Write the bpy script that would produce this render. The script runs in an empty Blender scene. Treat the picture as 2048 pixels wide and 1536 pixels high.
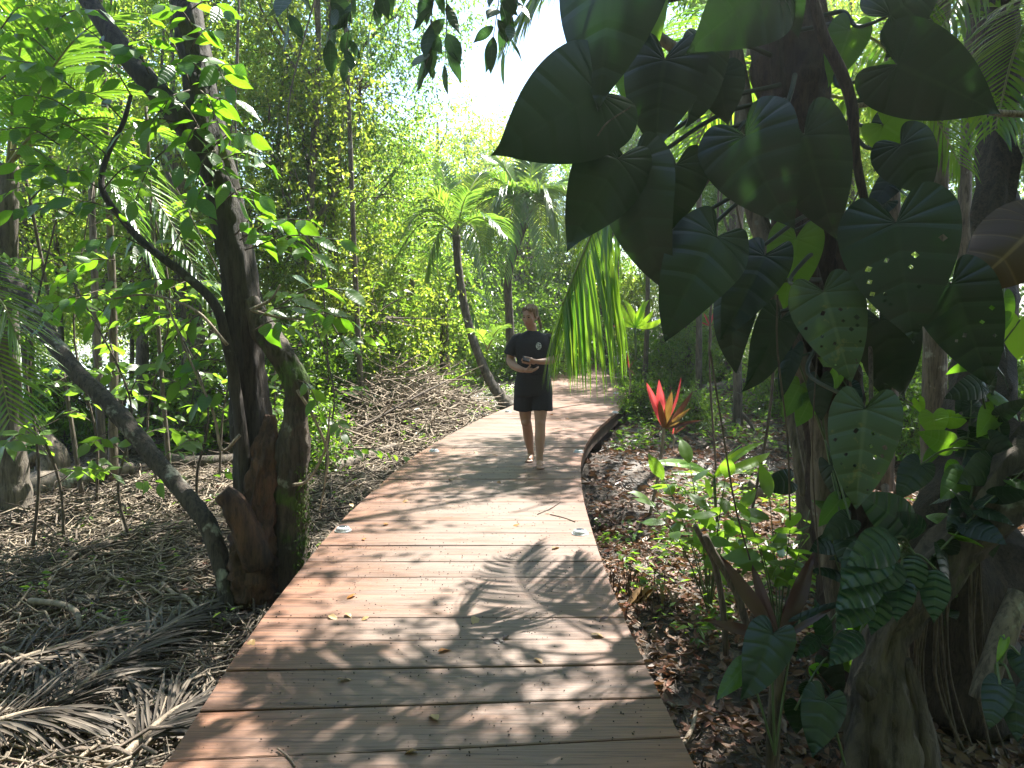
import bpy, bmesh, math, random
import numpy as np
from mathutils import Vector, Matrix, Quaternion

# ------------------------------------------------------------------ camera, sky, sun, exposure
scn = bpy.context.scene
COL = scn.collection
CAM_H, FPX = 1.48, 1480.0
PITCH = math.atan(118 / FPX)
cam_d = bpy.data.cameras.new('camera'); cam = bpy.data.objects.new('camera', cam_d); COL.objects.link(cam)
cam_d.sensor_width = 36; cam_d.lens = 36 * FPX / 2048; cam_d.clip_end = 1500; cam_d.clip_start = 0.05
cam.location = (0, 0, CAM_H); cam.rotation_euler = (math.radians(90) - PITCH, 0, 0)
scn.camera = cam
SUN_EL, SUN_AZ = math.radians(57), math.radians(34)
SUN = Vector((math.sin(SUN_AZ) * math.cos(SUN_EL), math.cos(SUN_AZ) * math.cos(SUN_EL), math.sin(SUN_EL)))
world = bpy.data.worlds.new('World'); scn.world = world; world.use_nodes = True
wn = world.node_tree.nodes; wl = world.node_tree.links
sky = wn.new('ShaderNodeTexSky'); sky.sky_type = 'NISHITA'; sky.sun_disc = False
sky.sun_elevation = SUN_EL; sky.sun_rotation = SUN_AZ; sky.air_density = 1.0; sky.dust_density = 0.6; sky.ozone_density = 1.0
wl.new(sky.outputs['Color'], wn['Background'].inputs['Color']); wn['Background'].inputs['Strength'].default_value = 0.085
sun_d = bpy.data.lights.new('sun', 'SUN'); sun = bpy.data.objects.new('sun', sun_d); COL.objects.link(sun)
sun_d.energy = 5.0; sun_d.angle = math.radians(0.55); sun_d.color = (1.0, 0.955, 0.88)
sun.rotation_euler = (-SUN).to_track_quat('-Z', 'Y').to_euler()
vs = scn.view_settings; vs.view_transform = 'Standard'; vs.look = 'None'; vs.gamma = 1; vs.exposure = 2.5; vs.use_curve_mapping = False
scn.cycles.max_bounces = 10; scn.cycles.diffuse_bounces = 5; scn.cycles.transmission_bounces = 6; scn.cycles.glossy_bounces = 3
scn.cycles.sample_clamp_indirect = 6; scn.cycles.use_denoising = True

# ------------------------------------------------------------------ helpers
rng = np.random.default_rng(7)
random.seed(7)

def at(px, py, y):
    """World point that the photograph shows at pixel (px, py), at forward distance y."""
    u = (px - 1024) / FPX; v = -(py - 768) / FPX
    d = (u, v * math.sin(PITCH) + math.cos(PITCH), v * math.cos(PITCH) - math.sin(PITCH))
    t = y / d[1]
    return np.array((d[0] * t, y, CAM_H + d[2] * t))

def unit(v):
    v = np.asarray(v, float)
    return v / (np.linalg.norm(v, axis=-1, keepdims=True) + 1e-9)

def sstep(a, b, x):
    t = np.clip((np.asarray(x, float) - a) / (b - a), 0, 1)
    return t * t * (3 - 2 * t)

def hash2(i, j, s):
    h = np.sin(i * 127.1 + j * 311.7 + s * 74.7) * 43758.5453
    return h - np.floor(h)

def vnoise(x, y, s=0):
    xi, yi = np.floor(x), np.floor(y); fx, fy = x - xi, y - yi
    fx = fx * fx * (3 - 2 * fx); fy = fy * fy * (3 - 2 * fy)
    a, b, c, d = hash2(xi, yi, s), hash2(xi + 1, yi, s), hash2(xi, yi + 1, s), hash2(xi + 1, yi + 1, s)
    return (a + (b - a) * fx) * (1 - fy) + (c + (d - c) * fx) * fy

def v3noise(p, s=0):
    z = np.floor(p[:, 2]); f = p[:, 2] - z; f = f * f * (3 - 2 * f)
    return (1 - f) * vnoise(p[:, 0] + z * 17.3, p[:, 1] + z * 9.1, s) + f * vnoise(p[:, 0] + (z + 1) * 17.3, p[:, 1] + (z + 1) * 9.1, s)

ORG = {}   # world origin of every object that has parts

class MB:
    """Collects vertices, faces, uvs and material slots, and links them as ONE mesh."""
    def __init__(self):
        self.V, self.F, self.U, self.M, self.n = [], [], [], [], 0
    def add(self, V, F, uv=None, mat=0):
        V = np.asarray(V, float)
        for f in (F if isinstance(F, list) and len(F) and isinstance(F[0], np.ndarray) else [F]):
            f = np.asarray(f, np.int64)
            if len(f): self.F.append(f + self.n); self.M.append(np.full(len(f), mat))
        self.V.append(V); self.U.append(np.zeros((len(V), 2)) if uv is None else np.asarray(uv, float))
        self.n += len(V)
    def mesh(self, name, mats, smooth=True, org=(0, 0, 0)):
        V = np.concatenate(self.V) - np.asarray(org, float); U = np.concatenate(self.U)
        me = bpy.data.meshes.new(name)
        loops = np.concatenate([f.ravel() for f in self.F]); tot = np.concatenate([np.full(len(f), f.shape[1]) for f in self.F])
        me.vertices.add(len(V)); me.vertices.foreach_set('co', V.ravel())
        me.loops.add(len(loops)); me.loops.foreach_set('vertex_index', loops.astype(np.int32))
        me.polygons.add(len(tot)); me.polygons.foreach_set('loop_start', np.concatenate(([0], np.cumsum(tot)[:-1])).astype(np.int32))
        me.polygons.foreach_set('material_index', np.concatenate(self.M).astype(np.int32))
        me.polygons.foreach_set('use_smooth', np.full(len(tot), smooth))
        uvl = me.uv_layers.new(name='UVMap'); uvl.data.foreach_set('uv', U[loops].ravel())
        for m in (mats if isinstance(mats, (list, tuple)) else [mats]): me.materials.append(m)
        me.update(calc_edges=True); me.validate()
        return me
    def build(self, name, mats, parent=None, smooth=True, **tags):
        org = ORG.get(parent, (0, 0, 0)) if parent else (0, 0, 0)
        return link(name, self.mesh(name, mats, smooth, org), parent, **tags)

def tag(o, label=None, cat=None, group=None, kind=None):
    if label: o['label'] = label
    if cat: o['category'] = cat
    if group: o['group'] = group
    if kind: o['kind'] = kind
    return o

def link(name, data, parent=None, M=None, **tags):
    o = bpy.data.objects.new(name, data); COL.objects.link(o)
    if parent:
        o.parent = parent; ORG[o] = ORG.get(parent, (0, 0, 0))
        if M is not None: o.matrix_local = Matrix.Translation(-Vector(ORG[parent])) @ M
    elif M is not None: o.matrix_world = M
    return tag(o, **tags)

def thing(name, label, cat, loc, group=None, kind=None):
    o = bpy.data.objects.new(name, None); COL.objects.link(o)
    o.location = tuple(float(c) for c in loc); ORG[o] = tuple(float(c) for c in loc); o.empty_display_size = 0.1
    return tag(o, label, cat, group, kind)

def smooth_path(pts, n):
    """Catmull-Rom through pts (k x m) -> n samples."""
    P = np.asarray(pts, float); k = len(P)
    if k == 2: t = np.linspace(0, 1, n)[:, None]; return P[0] * (1 - t) + P[1] * t
    Q = np.vstack([2 * P[0] - P[1], P, 2 * P[-1] - P[-2]])
    s = np.linspace(0, k - 1 - 1e-6, n); i = s.astype(int); f = (s - i)[:, None]
    a, b, c, d = Q[i], Q[i + 1], Q[i + 2], Q[i + 3]
    return .5 * ((2 * b) + (c - a) * f + (2 * a - 5 * b + 4 * c - d) * f ** 2 + (3 * b - a - 3 * c + d) * f ** 3)

def tube(P, R, sides=8, cap=True, rough=0.0, seed=0, freq=3.0, flute=0.0, nfl=5):
    """Swept tube through P with radii R; rough = relative bark unevenness, flute = buttress-like fluting."""
    P = np.asarray(P, float); n = len(P); R = np.broadcast_to(np.asarray(R, float), (n,)) if np.ndim(R) else np.full(n, R)
    T = unit(np.gradient(P, axis=0)); A = np.zeros((n, 3)); ref = np.array((0.31, 0.87, 0.11)) if abs(T[0][2]) > .6 else np.array((0, 0, 1.0))
    a = unit(np.cross(T[0], ref)); A[0] = a
    for i in range(1, n):
        a = A[i - 1] - T[i] * np.dot(A[i - 1], T[i]); A[i] = a / (np.linalg.norm(a) + 1e-9)
    B = np.cross(T, A); th = np.linspace(0, 2 * np.pi, sides, endpoint=False)
    rad = R[:, None] * np.ones((n, sides))
    if rough or flute:
        L = np.concatenate(([0], np.cumsum(np.linalg.norm(np.diff(P, axis=0), axis=1))))
        X = np.broadcast_to(np.cos(th)[None] * 1.3, (n, sides)) * freq; Y = np.broadcast_to(np.sin(th)[None] * 1.3, (n, sides)) * freq
        q = np.stack([X.ravel(), Y.ravel(), np.repeat(L * freq * 1.2, sides)], 1) + 50
        rad = rad * (1 + rough * 2 * (v3noise(q, seed) - .5).reshape(n, sides) + rough * (v3noise(q * 2.7, seed + 1) - .5).reshape(n, sides) + (rough * .8 * (v3noise(q * (7, 7, 3), seed + 2) - .5).reshape(n, sides) if sides >= 20 else 0))
        if flute: rad = rad * (1 + flute * np.cos(th[None] * nfl + seed + 2 * L[:, None]) )
    V = P[:, None] + rad[..., None] * (A[:, None] * np.cos(th)[None, :, None] + B[:, None] * np.sin(th)[None, :, None])
    V = V.reshape(-1, 3)
    i = np.arange(n - 1)[:, None] * sides; j = np.arange(sides)[None]; jn = (j + 1) % sides
    F = np.stack([i + j, i + jn, i + sides + jn, i + sides + j], -1).reshape(-1, 4)
    uv = np.stack([np.tile(np.linspace(0, 1, sides), n), np.repeat(np.linspace(0, 1, n), sides)], 1)
    if cap:
        V = np.vstack([V, P[0], P[-1]]); uv = np.vstack([uv, [[0, 0], [0, 1]]]); c0, c1 = n * sides, n * sides + 1
        jj = np.arange(sides); jn2 = (jj + 1) % sides
        caps = np.vstack([np.stack([np.full(sides, c0), jn2, jj], 1), np.stack([np.full(sides, c1), (n - 1) * sides + jj, (n - 1) * sides + jn2], 1)])
        return V, [F, caps], uv
    return V, [F], uv

def leaf_quads(P, D, N, L, W, fold=.18):
    """Many small folded four-cornered leaves at once."""
    P, D, N = np.asarray(P), unit(D), unit(N); S = unit(np.cross(N, D)); N = np.cross(D, S)
    L = np.broadcast_to(L, (len(P),))[:, None]; W = np.broadcast_to(W, (len(P),))[:, None]
    m = P + D * L * .42 + N * W * fold
    V = np.stack([P, m + S * W * .5, P + D * L - N * L * .08, m - S * W * .5], 1).reshape(-1, 3)
    k = np.arange(len(P))[:, None] * 4
    return V, np.vstack([k + np.array([[0, 1, 2]]), k + np.array([[0, 2, 3]])])

def strips(P, D, N, L, W, droop, seg=4, g=(0, 0, -1), fold=0.0):
    """Many tapering ribbons (palm leaflets): root P, direction D, face normal N."""
    P, D, N = np.asarray(P, float), unit(D), unit(N); n = len(P); g = np.asarray(g, float)
    L = np.broadcast_to(L, (n,))[:, None]; W = np.broadcast_to(W, (n,))[:, None]; droop = np.broadcast_to(droop, (n,))[:, None]
    prof = np.interp(np.linspace(0, 1, seg + 1), [0, .12, .5, .85, 1], [.45, .9, 1, .5, .04])
    rows = []; p = P.copy(); d = D.copy()
    for i in range(seg + 1):
        s = unit(np.cross(N, d)); nn = np.cross(d, s)
        rows.append(np.stack([p + s * W * .5 * prof[i], p - nn * W * fold * prof[i], p - s * W * .5 * prof[i]], 1))
        p = p + d * L / seg; d = unit(d + g * droop * (i + 1) / seg)
    V = np.stack(rows, 1).reshape(-1, 3)      # n, seg+1, 3
    k = np.arange(n)[:, None] * (3 * (seg + 1)); fs = []
    for i in range(seg):
        for c in (0, 1):
            a = 3 * i + c; fs.append(k + np.array([[a, a + 1, a + 4, a + 3]]))
    return V, np.vstack(fs)

# ------------------------------------------------------------------ materials
def mat(name):
    m = bpy.data.materials.new(name); m.use_nodes = True
    return m, m.node_tree.nodes, m.node_tree.links, m.node_tree.nodes['Principled BSDF'], m.node_tree.nodes['Material Output']

def ramp(n, stops):
    r = n.new('ShaderNodeValToRGB'); e = r.color_ramp.elements
    while len(e) < len(stops): e.new(.5)
    for x, (p, c) in zip(e, stops): x.position = p; x.color = (*c, 1) if len(c) == 3 else c
    return r

def tex(n, l, scale, detail=4, rough=.6, vec=None, coord='Object', dist=0.0):
    t = n.new('ShaderNodeTexNoise'); t.inputs['Scale'].default_value = scale; t.inputs['Detail'].default_value = detail; t.inputs['Roughness'].default_value = rough
    t.inputs['Distortion'].default_value = dist
    c = n.new('ShaderNodeTexCoord'); mp = n.new('ShaderNodeMapping')
    if vec: mp.inputs['Scale'].default_value = vec
    l.new(c.outputs[coord], mp.inputs['Vector']); l.new(mp.outputs['Vector'], t.inputs['Vector'])
    return t

def mixc(n, l, a, b, fac, mode='MIX'):
    m = n.new('ShaderNodeMix'); m.data_type = 'RGBA'; m.blend_type = mode
    for s, x in (('A', a), ('B', b)):
        k = [i for i in m.inputs if i.name == s and i.type == 'RGBA'][0]
        if isinstance(x, tuple): k.default_value = (*x, 1)
        else: l.new(x, k)
    k = [i for i in m.inputs if i.name == 'Factor' and i.type == 'VALUE'][0]
    if isinstance(fac, float): k.default_value = fac
    else: l.new(fac, k)
    return [o for o in m.outputs if o.type == 'RGBA'][0]

def bump(n, l, h, s, d=.02):
    b = n.new('ShaderNodeBump'); b.inputs['Strength'].default_value = s; b.inputs['Distance'].default_value = d
    l.new(h, b.inputs['Height']); return b

def math_node(n, l, op, a, b=None):
    m = n.new('ShaderNodeMath'); m.operation = op
    for i, x in enumerate((a, b)):
        if x is None: continue
        if isinstance(x, (int, float)): m.inputs[i].default_value = x
        else: l.new(x, m.inputs[i])
    return m.outputs[0]

def bark(name, c0, c1, lichen=None, scale=9, amount=.55, moss=None, strength=.9):
    m, n, l, p, o = mat(name)
    t = tex(n, l, scale, 8, .65, (1, 1, .28)); r = ramp(n, [(.3, c0), (.72, c1)]); l.new(t.outputs['Fac'], r.inputs['Fac'])
    c = r.outputs['Color']
    if lichen:
        t2 = tex(n, l, scale * .45, 5, .6); r2 = ramp(n, [(amount, (0, 0, 0)), (amount + .05, (1, 1, 1))]); l.new(t2.outputs['Fac'], r2.inputs['Fac'])
        c = mixc(n, l, c, lichen, r2.outputs['Color'])
    if moss:
        t3 = tex(n, l, scale * .3, 4, .6); r3 = ramp(n, [(.56, (0, 0, 0)), (.66, (1, 1, 1))]); l.new(t3.outputs['Fac'], r3.inputs['Fac'])
        c = mixc(n, l, c, moss, r3.outputs['Color'])
    tf = tex(n, l, scale * 4.5, 6, .7, (1, 1, .13), dist=.3); rf = ramp(n, [(.38, (.28, .27, .26)), (.52, (1, 1, 1)), (.7, (1.25, 1.25, 1.22))]); l.new(tf.outputs['Fac'], rf.inputs['Fac']); c = mixc(n, l, c, rf.outputs['Color'], .85, 'MULTIPLY')
    l.new(c, p.inputs['Base Color']); p.inputs['Roughness'].default_value = .85
    t4 = tex(n, l, scale * 3.5, 6, .7, (1, 1, .22)); l.new(bump(n, l, tf.outputs['Fac'], strength, .025).outputs['Normal'], p.inputs['Normal'])
    return m

def leafmat(name, cols, trans, tfac=.45, rough=.42, spec=.5, veins=0, vein_col=None, blotch=None, obj_rand=.0, bumpy=.3):
    """Leaf: coloured top, light passing through; colours vary from leaf to leaf."""
    m, n, l, p, o = mat(name)
    g = n.new('ShaderNodeNewGeometry'); r = ramp(n, [(i / max(1, len(cols) - 1), c) for i, c in enumerate(cols)])
    f = g.outputs['Random Per Island']
    if obj_rand:
        oi = n.new('ShaderNodeObjectInfo'); f = math_node(n, l, 'FRACT', math_node(n, l, 'ADD', f, math_node(n, l, 'MULTIPLY', oi.outputs['Random'], obj_rand)))
    l.new(f, r.inputs['Fac']); c = r.outputs['Color']
    if isinstance(trans, tuple) and not isinstance(trans[0], tuple): trans = [trans, trans]
    rt = ramp(n, [(i / max(1, len(trans) - 1), x) for i, x in enumerate(trans)]); l.new(f, rt.inputs['Fac']); tc = rt.outputs['Color']
    if 0 < obj_rand < 1:      # whole plants differ from each other as species do
        o2 = n.new('ShaderNodeObjectInfo'); out = []
        for src in (c, tc):
            hs = n.new('ShaderNodeHueSaturation'); l.new(src, hs.inputs['Color'])
            for k, (lo, hi), salt in (('Hue', (.484, .510), 7.13), ('Value', (.92, 1.35), 3.71)):
                mr = n.new('ShaderNodeMapRange'); l.new(math_node(n, l, 'FRACT', math_node(n, l, 'MULTIPLY', o2.outputs['Random'], salt * 5)), mr.inputs['Value']); mr.inputs['To Min'].default_value = lo; mr.inputs['To Max'].default_value = hi; l.new(mr.outputs['Result'], hs.inputs[k])
            out.append(hs.outputs['Color'])
        c, tc = out
    if veins:
        uv = n.new('ShaderNodeUVMap'); sp = n.new('ShaderNodeSeparateXYZ'); l.new(uv.outputs['UV'], sp.inputs[0])
        w = math_node(n, l, 'ABSOLUTE', math_node(n, l, 'SUBTRACT', math_node(n, l, 'FRACT', math_node(n, l, 'MULTIPLY', sp.outputs['X'], float(veins))), .5))
        lat = n.new('ShaderNodeMapRange'); l.new(w, lat.inputs['Value']); lat.inputs['From Min'].default_value = 0.0; lat.inputs['From Max'].default_value = .07; lat.inputs['To Min'].default_value = .55; lat.inputs['To Max'].default_value = 0
        mid = n.new('ShaderNodeMapRange'); l.new(sp.outputs['Y'], mid.inputs['Value']); mid.inputs['From Min'].default_value = 0.03; mid.inputs['From Max'].default_value = .09; mid.inputs['To Min'].default_value = 1; mid.inputs['To Max'].default_value = 0
        vm = math_node(n, l, 'MAXIMUM', lat.outputs['Result'], mid.outputs['Result'])
        c = mixc(n, l, c, vein_col or (.12, .2, .06), vm)
        l.new(bump(n, l, math_node(n, l, 'MINIMUM', math_node(n, l, 'MULTIPLY', w, 5.0), 1.0), bumpy, .006).outputs['Normal'], p.inputs['Normal'])
    if blotch:
        t = tex(n, l, blotch[1], 4, .6); rb = ramp(n, [(blotch[2], (0, 0, 0)), (blotch[2] + .06, (1, 1, 1))]); l.new(t.outputs['Fac'], rb.inputs['Fac'])
        c = mixc(n, l, c, blotch[0], rb.outputs['Color'])
    l.new(c, p.inputs['Base Color']); p.inputs['Roughness'].default_value = rough; p.inputs['Specular IOR Level'].default_value = spec
    tb = n.new('ShaderNodeBsdfTranslucent'); l.new(tc, tb.inputs['Color'])
    mx = n.new('ShaderNodeMixShader'); mx.inputs['Fac'].default_value = tfac
    l.new(p.outputs[0], mx.inputs[1]); l.new(tb.outputs[0], mx.inputs[2]); l.new(mx.outputs[0], o.inputs['Surface'])
    return m

def plain(name, col, rough=.7, spec=.3, noise=None, metal=0):
    m, n, l, p, o = mat(name); p.inputs['Roughness'].default_value = rough; p.inputs['Specular IOR Level'].default_value = spec; p.inputs['Metallic'].default_value = metal
    if noise:
        t = tex(n, l, noise[0], 5, .6); r = ramp(n, [(.3, col), (.7, noise[1])]); l.new(t.outputs['Fac'], r.inputs['Fac']); l.new(r.outputs['Color'], p.inputs['Base Color'])
        l.new(bump(n, l, t.outputs['Fac'], .3, .01).outputs['Normal'], p.inputs['Normal'])
    else: p.inputs['Base Color'].default_value = (*col, 1)
    return m

def deckmat(name, warm=1.0):
    m, n, l, p, o = mat(name)
    oi = n.new('ShaderNodeObjectInfo')
    # each board gets its own stretch of grain: shift the pattern by the board's random number
    c = n.new('ShaderNodeTexCoord'); ad = n.new('ShaderNodeVectorMath'); ad.operation = 'ADD'; cb = n.new('ShaderNodeCombineXYZ')
    for i in range(3): l.new(math_node(n, l, 'MULTIPLY', oi.outputs['Random'], 37.0 + 11 * i), cb.inputs[i])
    l.new(c.outputs['Object'], ad.inputs[0]); l.new(cb.outputs[0], ad.inputs[1])
    def grain(scale, vec, detail=6, dist=.6):
        mp = n.new('ShaderNodeMapping'); mp.inputs['Scale'].default_value = vec; l.new(ad.outputs[0], mp.inputs['Vector'])
        t = n.new('ShaderNodeTexNoise'); t.inputs['Scale'].default_value = scale; t.inputs['Detail'].default_value = detail; t.inputs['Roughness'].default_value = .65; t.inputs['Distortion'].default_value = dist
        l.new(mp.outputs['Vector'], t.inputs['Vector']); return t
    g1 = grain(3.2, (.55, 9, 9)); g2 = grain(11, (.22, 8, 8), 8, .35); g3 = grain(2.2, (.7, 2.2, 2.2), 8, .5)
    r1 = ramp(n, [(.25, (.066, .026, .013)), (.5, (.145, .060, .027)), (.78, (.225, .110, .053))]); l.new(g1.outputs['Fac'], r1.inputs['Fac'])
    ro = ramp(n, [(0, (.62, .60, .60)), (.5, (1, .97, .95)), (1, (1.12, 1.0, .9))]); l.new(oi.outputs['Random'], ro.inputs['Fac'])
    c1 = mixc(n, l, r1.outputs['Color'], ro.outputs['Color'], .8, 'MULTIPLY')
    # grey weathering, strongest along the trodden middle
    sp = n.new('ShaderNodeSeparateXYZ'); tc = n.new('ShaderNodeTexCoord'); l.new(tc.outputs['Object'], sp.inputs[0])
    trod = n.new('ShaderNodeMapRange'); l.new(math_node(n, l, 'ABSOLUTE', math_node(n, l, 'ADD', sp.outputs['X'], .25)), trod.inputs['Value']); trod.inputs['From Min'].default_value = .35; trod.inputs['From Max'].default_value = .9; trod.inputs['To Min'].default_value = .80; trod.inputs['To Max'].default_value = .12
    rg = ramp(n, [(.24, (0, 0, 0)), (.52, (1, 1, 1))]); l.new(g3.outputs['Fac'], rg.inputs['Fac'])
    c2 = mixc(n, l, c1, (.128, .096, .074), math_node(n, l, 'MULTIPLY', rg.outputs['Color'], trod.outputs['Result']))
    # dark grain lines
    rl = ramp(n, [(.36, (.30, .27, .25)), (.47, (.85, .84, .83)), (.62, (1.15, 1.15, 1.15))]); l.new(g2.outputs['Fac'], rl.inputs['Fac'])
    c3 = mixc(n, l, c2, rl.outputs['Color'], .9, 'MULTIPLY')
    l.new(c3, p.inputs['Base Color'])
    rr = ramp(n, [(.3, (.42, .42, .42)), (.7, (.66, .66, .66))]); l.new(g3.outputs['Fac'], rr.inputs['Fac']); l.new(rr.outputs['Color'], p.inputs['Roughness'])
    l.new(bump(n, l, g2.outputs['Fac'], .6, .008).outputs['Normal'], p.inputs['Normal'])
    return m

M = {}
M['deck'] = deckmat('weathered_red_hardwood')
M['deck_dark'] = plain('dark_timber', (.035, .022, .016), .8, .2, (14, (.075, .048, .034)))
M['bark_dark'] = bark('dark_bark', (.020, .016, .012), (.062, .05, .038), (.12, .12, .095), 10, .66)
M['bark_grey'] = bark('grey_bark', (.07, .055, .04), (.17, .14, .105), (.30, .29, .24), 8, .60)
M['bark_lichen'] = bark('lichen_bark', (.03, .024, .018), (.095, .075, .055), (.26, .255, .20), 9, .55)
M['bark_pale'] = bark('pale_bark', (.085, .066, .048), (.21, .17, .125), (.28, .30, .24), 7, .6, None, .6)
M['bark_rot'] = bark('rotten_bark', (.022, .014, .01), (.15, .075, .04), None, 8, .6, None, 1.0)
M['bark_moss'] = bark('mossy_bark', (.035, .028, .02), (.10, .078, .055), (.19, .19, .15), 10, .63, (.06, .11, .012))
M['bark_palm'] = bark('palm_bark', (.06, .05, .04), (.16, .135, .10), (.26, .26, .22), 6, .63)
M['fibre'] = bark('fibrous_root_bark', (.018, .012, .009), (.075, .048, .034), None, 16, .6, None, 1.0)
M['stump'] = bark('pale_gnarled_bark', (.04, .03, .022), (.135, .108, .078), (.25, .27, .22), 5, .64, (.05, .085, .015))
M['twig'] = bark('dry_twig', (.15, .115, .08), (.36, .29, .21), None, 20, .6, None, .3)
M['twig_dark'] = bark('dark_twig', (.05, .038, .028), (.14, .105, .075), None, 20, .6, None, .3)
M['root'] = bark('root_litter', (.06, .047, .034), (.27, .22, .16), None, 3.5, .6, None, .3)
LG = [(.025, .062, .010), (.038, .088, .013), (.055, .112, .016), (.085, .13, .02)]
M['leaf'] = leafmat('broad_leaf', LG, [(.17, .36, .02), (.24, .45, .03), (.32, .50, .035)], .48, .38)
M['leaf_far'] = leafmat('canopy_leaf', LG + [(.15, .12, .03)], [(.22, .40, .03), (.34, .52, .045), (.46, .58, .06)], .52, .34, .5, obj_rand=.4)
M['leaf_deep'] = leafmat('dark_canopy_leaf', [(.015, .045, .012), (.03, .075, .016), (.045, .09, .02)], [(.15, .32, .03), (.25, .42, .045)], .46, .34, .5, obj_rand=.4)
M['leaf_near'] = leafmat('tree_leaf', [(.018, .055, .012), (.028, .075, .014), (.04, .09, .016)], [(.15, .40, .012), (.26, .52, .02)], .44, .34, .5, 9, (.05, .11, .02), obj_rand=1.0)
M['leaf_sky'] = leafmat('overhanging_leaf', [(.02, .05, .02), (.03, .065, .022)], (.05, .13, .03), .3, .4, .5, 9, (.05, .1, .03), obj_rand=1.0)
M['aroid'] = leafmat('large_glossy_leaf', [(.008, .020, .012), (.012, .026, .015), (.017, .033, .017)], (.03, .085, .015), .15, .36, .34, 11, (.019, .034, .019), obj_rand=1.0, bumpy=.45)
M['aroid_thin'] = leafmat('thin_glossy_leaf', [(.03, .08, .02), (.045, .10, .025)], [(.16, .38, .02), (.24, .48, .02)], .5, .36, .5, 11, (.085, .15, .05), obj_rand=1.0)
M['aroid_old'] = leafmat('old_spotted_leaf', [(.035, .06, .03), (.042, .066, .032)], (.06, .12, .02), .25, .5, .4, 11, (.075, .10, .05), ((.11, .11, .04), 9, .63), bumpy=.5)
M['aroid_brown'] = leafmat('browning_leaf', [(.032, .020, .010), (.038, .024, .011)], (.12, .06, .01), .25, .5, .4, 11, (.16, .11, .05), obj_rand=1.0)
M['quilt'] = leafmat('quilted_leaf', [(.011, .033, .02), (.016, .043, .024)], (.05, .14, .03), .22, .32, .5, 9, (.03, .07, .03), obj_rand=1.0, bumpy=1.0)
M['palm'] = leafmat('palm_leaflet', [(.028, .075, .014), (.045, .10, .018), (.065, .115, .02)], [(.15, .34, .02), (.28, .48, .03)], .44, .26, .8, obj_rand=.5)
M['palm_far'] = leafmat('palm_leaflet_far', [(.03, .08, .018), (.05, .105, .022), (.08, .12, .03)], [(.17, .36, .03), (.29, .46, .045)], .44, .28, .8, obj_rand=.5)
M['rachis'] = plain('palm_rachis', (.14, .17, .05), .5, .4, (12, (.22, .2, .08)))
M['dead_palm'] = leafmat('dead_palm_leaflet', [(.045, .037, .029), (.085, .07, .055), (.15, .125, .098)], (.06, .045, .03), .15, .6, .3)
M['litter'] = leafmat('leaf_litter', [(.05, .033, .024), (.11, .07, .047), (.19, .125, .09), (.27, .19, .14), (.17, .06, .035), (.23, .15, .11)], (.16, .08, .03), .2, .5, .35)
M['dry'] = leafmat('dry_leaf', [(.20, .12, .055), (.30, .20, .08), (.36, .27, .13)], (.3, .17, .05), .25, .5, .4, obj_rand=1.0)
M['dry_orange'] = leafmat('orange_dry_leaf', [(.30, .12, .03), (.36, .16, .04)], (.4, .15, .03), .25, .5, .4, obj_rand=1.0)
M['red_leaf'] = leafmat('red_leaf', [(.36, .028, .034), (.46, .045, .05)], (.70, .09, .09), .45, .38, .5, obj_rand=1.0)
M['orange_leaf'] = leafmat('orange_green_leaf', [(.085, .07, .022), (.16, .05, .025)], (.24, .14, .03), .38, .4, .5, obj_rand=1.0)
M['plum_leaf'] = leafmat('plum_leaf', [(.035, .018, .017), (.06, .026, .022)], (.11, .04, .02), .3, .4, .5, obj_rand=1.0)
M['lime'] = leafmat('lime_leaf', [(.07, .17, .02), (.10, .21, .03)], [(.34, .62, .02), (.42, .68, .03)], .5, .36, .5, 9, (.12, .2, .04), obj_rand=1.0)
M['moss'] = plain('green_moss', (.035, .07, .010), .9, .2, (30, (.075, .115, .02)))
M['stem_green'] = plain('green_stem', (.05, .085, .03), .5, .4, (10, (.09, .115, .045)))
M['petiole'] = plain('dark_petiole', (.014, .022, .012), .5, .35, (10, (.026, .034, .018)))

# ------------------------------------------------------------------ the ground
EDGE_L = np.array([(-3, -1.0), (1.2, -1.1), (2.37, -1.16), (2.82, -1.2), (3.33, -1.24), (3.96, -1.27), (4.89, -1.29), (5.76, -1.28), (6.46, -1.24), (7.75, -1.16), (8.88, -1.02), (10.13, -.80), (11.3, -.56), (12.48, -.28), (13.24, -.06), (15.26, .37), (17.71, .77), (21.1, 1.0), (24.9, 1.32), (28.8, 1.62), (32.5, 1.8)])
EDGE_R = np.array([(-3, .66), (1.2, .63), (2.37, .61), (2.71, .59), (3.27, .565), (3.78, .555), (4.57, .555), (5.19, .565), (6.18, .595), (6.99, .65), (8.05, .745), (9.07, .90), (10.13, 1.11), (11.36, 1.44), (12.7, 1.83), (14.08, 2.17), (15.26, 2.37), (16.64, 2.49), (18.93, 2.56), (21.1, 2.58), (24.9, 2.76), (28.8, 2.98), (32.5, 3.2)])
_ys = np.linspace(-3, 32.5, 900)
_EL = np.interp(_ys, EDGE_L[:, 0], EDGE_L[:, 1]); _ER = np.interp(_ys, EDGE_R[:, 0], EDGE_R[:, 1])
_k = np.hanning(37); _k /= _k.sum()
_EL = np.convolve(np.pad(_EL, 18, 'edge'), _k, 'valid'); _ER = np.convolve(np.pad(_ER, 18, 'edge'), _k, 'valid')
def el(y): return np.interp(y, _ys, _EL)
def er(y): return np.interp(y, _ys, _ER)
def zdeck(y): return .028 * np.maximum(0, np.asarray(y, float) - 14)

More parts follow.
